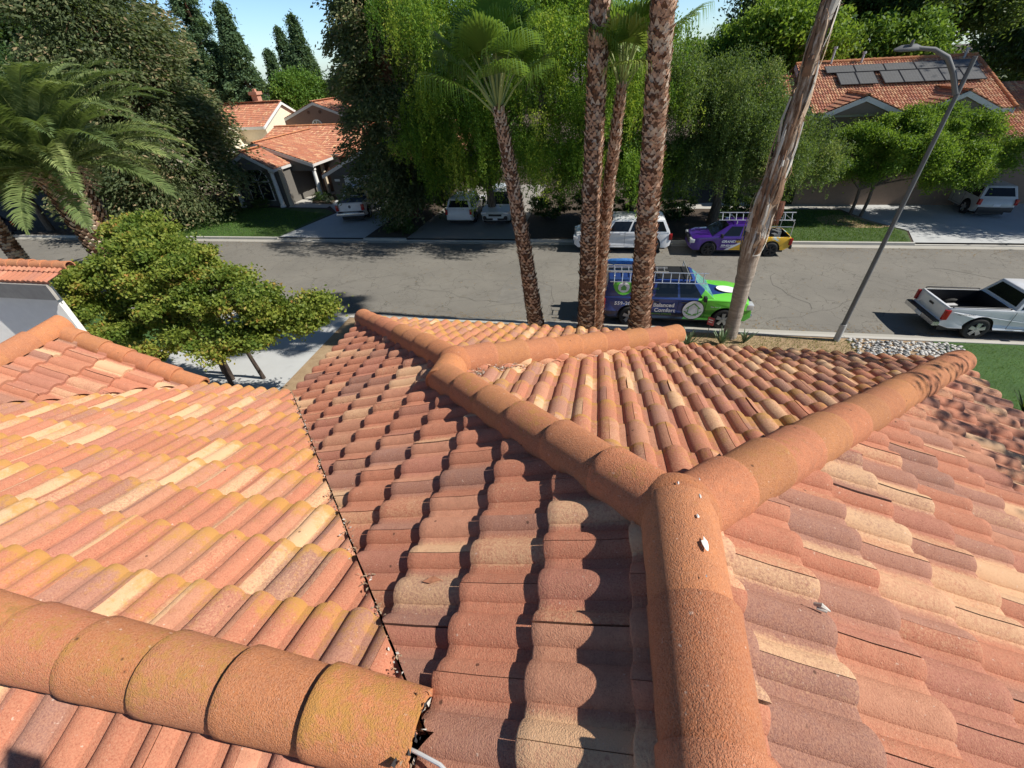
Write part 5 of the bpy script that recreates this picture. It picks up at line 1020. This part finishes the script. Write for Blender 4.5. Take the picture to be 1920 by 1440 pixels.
            mb.lathe((a,yy-s*.11,rw),(0,s,0),[(.08,.065),(.125,.06),(.13,.0001)],14,m=1); mb.m=1
            o=mb.build('rim',[M_BLK,rm],w_,fix=True); 
    root.scale=(sp.get('sc',1),)*3
    for (nm,mt,boxes,bv) in sp.get('extra',[]):
        mb=MB()
        for b_ in boxes: mb.bx(*b_)
        mb.build(nm,mt,root,bevel=bv)
    return root
def text_on(root,s,x,y,z,size,mat,face=-1,bold=.0,shear=0,name='lettering',sx=1,spacing=1):
    """text on the side plane; face -1: seen from -y (reads towards +x); +1: seen from +y"""
    cu=bpy.data.curves.new('t','FONT'); cu.body=s; cu.size=size; cu.extrude=.001; cu.offset=bold; cu.shear=shear; cu.space_character=spacing; cu.resolution_u=3
    o=bpy.data.objects.new('t',cu); C.objects.link(o); bpy.context.view_layer.update(); dg=bpy.context.evaluated_depsgraph_get(); me=bpy.data.meshes.new_from_object(o.evaluated_get(dg)); bpy.data.objects.remove(o)
    m=Matrix.Rotation(R(90),4,'X')
    if face>0: m=Matrix.Rotation(pi,4,'Z')@m
    me.transform(Matrix.Translation((x,y,z))@m@Matrix.Diagonal((sx,1,1,1))); me.materials.clear(); return link(name,me,root,[mat])
def disc(mb,c,r,y,n=32,m=None,sc=1,a0=0,a1=2*pi): mb.poly([(c[0]+r*math.cos(a0+(a1-a0)*i/n),y,c[1]+r*sc*math.sin(a0+(a1-a0)*i/n)) for i in range(n+(0 if a1-a0>6.2 else 1))],m)
def ladder(name,lab,a,b,wd,rungs,mat,up_v=(0,1,0),group=None):
    a=Vector(a);b=Vector(b);u=Vector(up_v).normalized(); d=(b-a).normalized(); mb=MB(); root=thing(name,lab,'ladder',tuple(a),0,group)
    for s in(-1,1):
        p=u*s*wd/2; mb=MB(); nrm=d.cross(u).normalized()*.035; q=u*.014
        mb.slab([p-nrm-q,p+nrm-q,p+nrm+q,p-nrm+q],b-a); mb.build('rail',mat,root)
    for i in range(rungs):
        mb=MB(); c=d*((b-a).length*(i+.5)/rungs); mb.cyl(c-u*wd/2,c+u*wd/2,.018,n=8); mb.build('rung',mat,root)
    return root
M_WHP=paint('white_paint',(.72,.73,.74)); M_SIL=paint('silver_paint',(.42,.43,.42)); M_PEARL=paint('pearl_paint',(.60,.60,.57))
# wraps as procedural materials in object space
def wrap_blue():
    t=NT('blue_green_wrap'); s=t.sep(t.co()); x,z,y=s[0],s[2],s[1]
    # green ahead of a curved line on the front doors
    c=t.math('ADD',x,t.math('MULTIPLY',t.math('SUBTRACT',z,.9),-.55)); g_=t.rr(c,.62,.625)
    ay=t.math('ABSOLUTE',y); wedge=t.math('MULTIPLY',t.rr(t.math('ADD',ay,t.math('MULTIPLY',x,.42)),1.11,1.10),t.math('MULTIPLY',t.rr(z,1.06,1.07),t.rr(x,1.3,1.31)))
    dark=t.rr(z,.62,.60); col=t.mix(g_,(.028,.065,.25),(.15,.58,.06)); col=t.mix(t.math('MULTIPLY',dark,t.math('SUBTRACT',1,g_)),col,(.012,.018,.045)); col=t.mix(t.math('MULTIPLY',t.rr(z,.80,.78),g_),col,(.07,.30,.03)); col=t.mix(wedge,col,(.02,.05,.20))
    m=t.fin(col,.3); t.b.inputs['Coat Weight'].default_value=.5; return m
def wrap_purple():
    t=NT('purple_yellow_wrap'); s=t.sep(t.co()); x,z=s[0],s[2]
    c=t.math('ADD',x,t.math('MULTIPLY',t.math('SUBTRACT',z,.42),1.75))   # diagonal
    ylw=t.rr(c,.42,.40); wht=t.math('MULTIPLY',t.rr(c,.62,.60),t.math('SUBTRACT',1,ylw)); col=t.mix(ylw,(.055,.015,.20),(.72,.42,.03)); col=t.mix(wht,col,(.72,.72,.74))
    bl=t.math('MULTIPLY',t.rr(t.noise(3.5,3),.55,.62),t.math('MULTIPLY',t.rr(x,-1.5,-1.7),t.rr(z,.72,.8))); col=t.mix(bl,col,(.45,.62,.66)); 
    m=t.fin(col,.3); t.b.inputs['Coat Weight'].default_value=.5; return m
M_BW=wrap_blue(); M_PW=wrap_purple(); M_GRN=paint('bright_green_vinyl',(.13,.52,.06)); M_LGN=plain('soft_green_vinyl',(.13,.36,.08),.5); M_VWH=plain('white_vinyl',(.75,.76,.76),.5,var=.02); M_TNT=plain('tinted_screen',(.12,.34,.31),.1,var=.3,scale=4)
# big pickup with canopy (front at +x); origin mid length
PT=[(-2.88,.50),(-2.92,.62),(-2.86,.70),(-2.84,1.20),(-2.80,1.24),(.98,1.24),(1.25,1.24),(2.2,1.20),(2.62,1.12),(2.80,.98),(2.88,.72),(2.90,.48),(2.70,.34),(-2.6,.36)]
bt=vehicle('work_pickup','blue and bright green work pickup with canopy and roof ladders at the near kerb','pickup truck',(3.0,16.1,0),ST,dict(sc=.955,W=2.0,profile=PT,paint=M_BW,rw=.41,axles=(-1.72,1.86),kind='pickup',
  cab=dict(base=(-1.02,1.42,1.22),top=(-.85,.62,1.86),win=[(.07,.44,.06,.52),(.48,.83,.57,.90)],wt=.72,wb=.93,mirror=1.0,rear=False),doors=(-.98,.08,1.10),zd=(.50,1.2),handles=(-.75,.28),handlemat=M_BLK,head=(2.74,.94,.38,.22),tail=(-2.80,.93,.10,.42),windscreen=M_TNT,group='vehicles parked along the kerbs',
  extra=[('rear_bumper',M_CHR,[(-3.05,-2.86,-.92,.92,.48,.70)],.03),('front_bumper',M_CHR,[(2.86,2.96,-.8,.8,.42,.54)],.03),('grille',M_BLK,[(2.80,2.90,-.55,.55,.70,1.0)],.02)]))
mb=MB(); vb=[(-2.80,-.90,1.235),(-1.06,-.90,1.235),(-1.06,.90,1.235),(-2.80,.90,1.235)]; vt=[(-2.66,-.78,1.86),(-1.06,-.78,1.86),(-1.06,.78,1.86),(-2.66,.78,1.86)]
mb.add(vb+vt,[(0,3,2,1),(4,5,6,7)]+[(i,(i+1)%4,4+(i+1)%4,4+i) for i in range(4)]); cap=mb.build('canopy',paint('navy_vinyl',(.02,.045,.17)),bt,bevel=.03)
mb=MB(); mb.poly([(.70,-.62,1.925),(-.62,-.62,1.925),(-.62,.62,1.925),(.70,.62,1.925)][::-1])
roofp=MB(); roofp.bx(-.80,.50,-.62,.62,1.905,1.918); roofp.build('roof_panel',M_BLK,bt)
def cany(z): return -(.90+(.78-.90)*(z-1.235)/.625)-.006
def canopy_poly(pts,m,off=0.,nm='canopy_logo'):
    mb=MB(); mb.poly([(x,cany(z)-off,z) for x,z in pts]); return mb.build(nm,m,bt)
xc_,zc_=-2.05,1.80; canopy_poly([(xc_-.42,zc_)]+[(xc_+.42*math.cos(pi+pi*i/16),zc_+.50*math.sin(pi+pi*i/16)) for i in range(17)],M_GRN)
canopy_poly([(xc_+.225*math.cos(2*pi*i/24),1.60+.20*math.sin(2*pi*i/24)) for i in range(24)],M_VWH,.004)
canopy_poly([(xc_-.13,1.58),(xc_,1.70),(xc_+.13,1.58),(xc_+.10,1.58),(xc_+.10,1.49),(xc_-.10,1.49),(xc_-.10,1.58)],M_LGN,.008)
ys=-1.004
def dtext(s,x,z,size,mat,**k): return text_on(bt,s,x,ys-.004,z,size,mat,-1,**k)
dtext('559-206-2',-2.36,.93,.20,M_VWH,bold=.006,spacing=1.12)
dtext('Balanced',-.86,.90,.225,M_VWH,bold=.005); dtext('Comfort',-.80,.68,.225,M_VWH,bold=.005)
dtext('HEATING COOLING',-.9,.57,.085,M_LGN)
text_on(bt,'COOLING + HEATING',-1.57,cany(1.56)-.012,1.56,.085,M_LGN,-1); text_on(bt,'PLUMBING',-1.33,cany(1.42)-.012,1.44,.085,M_LGN,-1)
mb=MB(); disc(mb,(.66,.80),.41,ys-.004,36); mb.build('logo_ring',M_BLK,bt); mb=MB(); disc(mb,(.66,.80),.385,ys-.008,36); mb.build('logo_disc',M_VWH,bt)
mb=MB()
def bar2(p,q,w_,y): 
    P=Vector((p[0],y,p[1]));Q=Vector((q[0],y,q[1])); n=(Q-P).cross(Vector((0,1,0))).normalized()*w_; mb.poly([P-n,Q-n,Q+n,P+n])
yl=ys-.011
bar2((.40,.86),(.66,1.08),.022,yl); bar2((.66,1.08),(.92,.86),.022,yl); bar2((.48,.90),(.46,.66),.017,yl-.001); bar2((.84,.90),(.86,.66),.017,yl-.001); bar2((.42,.66),(.62,.60),.028,yl-.002); bar2((.90,.66),(.70,.60),.028,yl-.002); bar2((.50,.58),(.82,.58),.016,yl-.003); bar2((.33,.74),(.43,.70),.02,yl-.002); bar2((.89,.70),(.99,.74),.02,yl-.002)
mb.build('logo_house',M_LGN,bt)
mb=MB(); n=24; mb.poly([(2.02+.42*math.cos(2*pi*i/n),.0+.30*math.sin(2*pi*i/n),1.262-.042*math.cos(2*pi*i/n)) for i in range(n)]); mb.build('bonnet_logo',M_VWH,bt)
dtext('The Art of',1.28,.92,.085,M_VWH); 
# rack and loads on the blue pickup
mb=MB()
for x in (-2.45,-1.25,.35):
    for s in(-1,1): mb.tube([(x,s*.80,1.25 if x<-1 else 1.86),(x,s*.80,2.04)],.02,6)
    mb.tube([(x,-.84,2.05),(x,.84,2.05)],.022,6)
mb.build('roof_rack',M_ALU,bt)
def bl(p): 
    c,s=math.cos(ST),math.sin(ST); p=[q*.955 for q in p]; return (3.0+p[0]*c-p[1]*s,16.1+p[0]*s+p[1]*c,p[2])
ladder('ladder','aluminium extension ladder tipped on edge on the rack of the blue and green pickup',bl((-2.6,-.80,2.02)),bl((1.0,-.80,2.02)),.36,12,M_ALU,(0,.35,.94),'ladders carried on the work trucks')
ladder('ladder','second aluminium ladder lying flat on the canopy of the blue and green pickup',bl((-2.85,-.25,2.10)),bl((-.4,-.25,2.10)),.42,9,M_ALU,(0,1,0),'ladders carried on the work trucks')
mb=MB(); mb.tube([bl((-2.75,.38,2.14)),bl((-2.6,.38,2.17)),bl((-2.0,.38,2.18)),bl((-1.45,.37,2.16)),bl((-1.35,.38,2.13))],[.05,.10,.11,.10,.04],10,squash=1.5)
one('wrapped_bundle',mb,plain('blue_tarp',(.05,.20,.52),.5,var=.3,scale=9,bump=.6,bs=20),'blue wrapped bundle tied on the canopy rack of the work pickup','bundle',smooth=True)
# white pickup at right
PT=[(-2.62,.46),(-2.66,.60),(-2.56,.66),(-2.55,1.05),(-2.52,1.10),(.70,1.12),(.95,1.12),(2.0,1.06),(2.45,.95),(2.58,.72),(2.58,.46),(2.4,.34),(-2.3,.38)]
wt_=vehicle('white_pickup','white compact pickup with an open black bed parked at the right edge of the street','pickup truck',(14.42,16.25,0),ST+R(-1),dict(W=1.82,profile=PT,paint=M_WHP,rw=.38,axles=(-1.42,1.68),kind='pickup',bed=(-2.46,-.72,.62),
  cab=dict(base=(-.66,1.15,1.09),top=(-.38,.42,1.62),win=[(.06,.32,.05,.40),(.36,.82,.44,.92)],wt=.66,wb=.86,mirror=.85),doors=(-.64,.0,.95),zd=(.45,1.08),handles=(.14,),head=(2.44,.82,.34,.2),tail=(-2.53,.86,.10,.36),group='vehicles parked along the kerbs'))
mb=MB(); mb.m=0; mb.bx(-2.80,-2.60,-.86,.86,.46,.60,0); mb.bx(-2.79,-2.62,-.84,.84,.601,.63,1); mb.build('rear_bumper',[M_CHR,M_BLK],wt_)
mb=MB(); 
for s in(-1,1): mb.tube([(-2.44,s*.80,1.13),(-2.38,s*.80,1.16),(-.80,s*.80,1.16),(-.74,s*.80,1.13)],.022,8)
mb.build('bed_rail',M_BLK,wt_,smooth=True)
mb=MB(); mb.box((-2.572,0,.93),(.03,.22,.06)); mb.build('tailgate_handle',M_BLK,wt_)
mb=MB(); mb.box((-2.81,0,.53),(.02,.32,.13)); mb.build('licence_plate',M_PLATE,wt_)
mb=MB(); mb.bx(-2.40,-2.0,-.62,.60,.625,.66); mb.box((-1.75,.35,.68),(.55,.16,.05),R(10)); mb.build('bed_board',plain('bed_board',(.5,.5,.5),.7,var=.2),wt_)
text_on(wt_,'TRD OFF ROAD',-2.28,-.918,.90,.075,M_BLK,-1,shear=.2)
# purple pickup across the street facing left
PT=[(-2.52,.50),(-2.54,.66),(-2.50,.98),(-2.46,1.02),(.98,1.04),(1.15,1.06),(2.1,1.02),(2.42,.92),(2.52,.74),(2.54,.44),(2.35,.32),(-2.2,.36)]
pt=vehicle('wrapped_pickup','purple and yellow compact pickup with black wheels and ladder rack at the far kerb','pickup truck',(6.95,23.62,0),ST+pi,dict(sc=.94,W=1.84,profile=PT,paint=M_PW,rw=.37,axles=(-1.58,1.55),rim=M_RIMB,spokes=6,kind='pickup',bed=(-2.42,-1.08,.60),
  cab=dict(base=(-1.02,1.50,1.03),top=(-.78,.62,1.62),win=[(.07,.42,.06,.48),(.46,.80,.52,.88)],wt=.68,wb=.87,mirror=1.02),doors=(-.95,-.02,1.0),zd=(.45,1.02),handles=(-.78,.15),handlemat=M_BLK,head=(2.42,.80,.40,.20),tail=(-2.47,.80,.12,.34),group='vehicles parked along the kerbs',
  extra=[('bumper',M_BLK,[(-2.60,-2.48,-.86,.86,.42,.62)],.03),('grille',M_BLK,[(2.46,2.56,-.55,.55,.62,.86)],.02)]))
def ptext(s,x,z,size,mat,**k): return text_on(pt,s,x,.932,z,size,mat,1,**k)
ptext('GRAND',.96,.76,.17,M_VWH,bold=.008,shear=.25,sx=1.15); M_GOLD=plain('gold_vinyl',(.70,.42,.04),.5,var=.03); ptext('MARK',.28,.76,.17,M_GOLD,bold=.008,shear=.25,sx=1.1)
ptext('559-422-0079',.95,.56,.125,M_VWH,bold=.006,shear=.25); ptext('SOLAR',-.38,.50,.15,M_BLK,bold=.008,shear=.2)
mb=MB(); mb.bx(.30,.98,.926,.932,.505,.52); mb.build('vinyl_line',M_VWH,pt)
mb=MB()
for x in (-2.36,-1.15):
    for s in(-1,1): mb.tube([(x,s*.80,1.0),(x,s*.78,1.78)],.018,6)
    mb.tube([(x,-.80,1.78),(x,.80,1.78)],.02,6)
for s in(-1,1): mb.tube([(-2.36,s*.79,1.55),(-1.15,s*.79,1.55)],.014,6)
for x in(.35,-.6): mb.tube([(x,-.68,1.66),(x,-.68,1.78),(x,.68,1.78),(x,.68,1.66)],.018,6)
mb.build('ladder_rack',M_ALU,pt)
def pl(p):
    c,s=math.cos(ST+pi),math.sin(ST+pi); p=[q*.94 for q in p]; return (6.95+p[0]*c-p[1]*s,23.62+p[0]*s+p[1]*c,p[2])
ladder('ladder','grey extension ladder carried over the purple and yellow pickup',pl((1.25,.45,1.98)),pl((-2.45,.45,1.98)),.36,11,M_ALU,(0,.5,.86),'ladders carried on the work trucks')
mb=MB(); rr_=random.Random(3)
for i in range(8): mb.box(pl((-1.3-.12*i,rr_.uniform(-.4,.4),.75+rr_.uniform(0,.25))),(.25,.2,.3),rr_.uniform(0,3))
one('tool_pile',mb,M_STEEL,'dark tools and boxes heaped in the bed of the purple and yellow pickup','tools')
def suv_prof(L,z,fr): h=L/2; return [(-h,.42),(-h-.03,.62),(-h+.03,.92),(-h+.10,z),(h-1.35,z+.02),(h-.55,z-.05),(h-.12,z-.17),(h,.70),(h,.44),(h-.2,.30),(-h+.2,.32)]
def suv(name,label,loc,rz,L,Wd,ht,paint_,**k):
    h=L/2; z=k.pop('belt',1.02); return vehicle(name,label,'suv',loc,rz,dict(W=Wd,profile=suv_prof(L,z,0),paint=paint_,rw=k.pop('rw',.37),axles=(-h+.98,h-.92),kind='suv',cab=dict(base=(-h+.10,h-1.15,z-.01),top=(-h+.42,h-2.05,ht),win=k.pop('win',[(.04,.28,.05,.29),(.31,.54,.31,.58),(.57,.84,.61,.93)]),wt=Wd/2-.24,wb=Wd/2-.06,mirror=h-1.75),doors=(-h+1.4,-h+2.35,h-1.55),zd=(.42,z),handles=(-h+1.55,-h+2.5),head=(h-.10,.78,.36,.17),tail=(-h+.05,.88,.14,.3),**k))
sv=suv('white_suv','long white full size suv parked at the far kerb behind the pair of palms',(1.15,23.8,0),ST+pi,5.0,1.95,1.70,M_WHP,belt=1.10,rw=.41,group='vehicles parked along the kerbs')
GD='vehicles standing in the driveways'
s2=suv('driveway_suv','white suv nosed towards the street in the shade beside the leaning palm',(-6.6,29.1,.12),ST-pi/2,4.6,1.88,1.66,M_PEARL,group=GD,extra=[('grille',M_BLK,[(2.26,2.33,-.42,.42,.62,.74)],.01),('lower_grille',M_BLK,[(2.27,2.335,-.6,.6,.40,.50)],.01),('licence_plate',M_PLATE,[(2.33,2.35,-.15,.15,.40,.52)],0)])
mb=MB()
for s in(-1,1): mb.lathe((2.25,s*.68,.52),(1,0,0),[(.05,.13),(.085,.12),(.09,.0001)],14)
mb.build('fog_lamp',M_BLK,s2)
s3=suv('driveway_car','white hatchback seen from behind under the elm leaves in the middle driveway',(-8.95,28.9,.12),ST+pi/2,4.4,1.82,1.58,M_WHP,group=GD)
s4=suv('grey_crossover','silver grey crossover seen from behind in the right hand driveway',(21.7,31.4,.12),ST+R(84),4.6,1.86,1.62,M_SIL,group=GD,extra=[('lower_bumper',M_BLK,[(-2.36,-2.26,-.80,.80,.36,.62)],.03),('licence_plate',M_PLATE,[(-2.345,-2.33,-.16,.16,.66,.78)],0)])
# white full size pickup in the left driveway, tail to the street
PT=[(-2.88,.52),(-2.92,.66),(-2.86,.74),(-2.84,1.26),(-2.80,1.30),(.98,1.26),(1.25,1.26),(2.2,1.22),(2.62,1.14),(2.80,1.0),(2.88,.72),(2.90,.48),(2.70,.38),(-2.6,.42)]
rt_=vehicle('driveway_pickup','white pickup with a dark bed cover, tail to the street in the left driveway','pickup truck',(-17.3,30.0,.12),ST+R(101),dict(W=2.0,profile=PT,paint=M_WHP,rw=.41,axles=(-1.72,1.86),kind='pickup',
  cab=dict(base=(-1.02,1.42,1.25),top=(-.85,.62,1.88),win=[(.07,.44,.06,.52),(.48,.83,.57,.90)],wt=.72,wb=.93,mirror=1.0),doors=(-.98,.08,1.10),zd=(.52,1.24),handles=(-.75,.28),head=(2.74,.94,.38,.22),tail=(-2.82,1.0,.20,.38),group=GD,
  extra=[('bed_cover',plain('bed_cover_vinyl',(.03,.04,.065),.45),[(-2.74,-1.06,-.86,.86,1.29,1.325)],.01),('bumper',M_CHR,[(-3.06,-2.88,-.95,.95,.50,.70)],.03),('licence_plate',M_PLATE,[(-2.90,-2.885,-.16,.16,.60,.72)],0),('bumper_recess',M_BLK,[(-2.885,-2.86,-.88,.88,.66,.78)],0)]))
mb=MB(); disc_=[( -2.868,.09*math.cos(2*pi*i/12),1.06+.10*math.sin(2*pi*i/12)) for i in range(12)]; mb.poly(disc_); mb.build('tailgate_emblem',M_STEEL,rt_)
suv('parked_car','dark car half hidden in tree shade at the far left of the street',(-44,23.1,0),ST+pi,4.5,1.8,1.5,paint('dark_blue_paint',(.02,.025,.04)),group='vehicles parked along the kerbs')
# unseen phone over the roof; tapered tube added to cast the hand's shadow
g=thing('smartphone','black smartphone with an added stand-in for the hand casting the dark shadow at lower left','phone',(.175,-.045,H+.055))
mb=MB(); mb.box((0,-.012,0),(.16,.009,.078),0,tilt=Matrix.Rotation(R(-37),3,'X')); mb.build('phone_body',M_BLK,g,bevel=.003)
mb=MB(); mb.tube([(.05,-.03,-.02),(.09,-.07,-.07),(.13,-.14,-.17),(.17,-.22,-.27)],[.035,.05,.048,.04],12); mb.build('hand_stand_in',M_BLK,g,smooth=True)
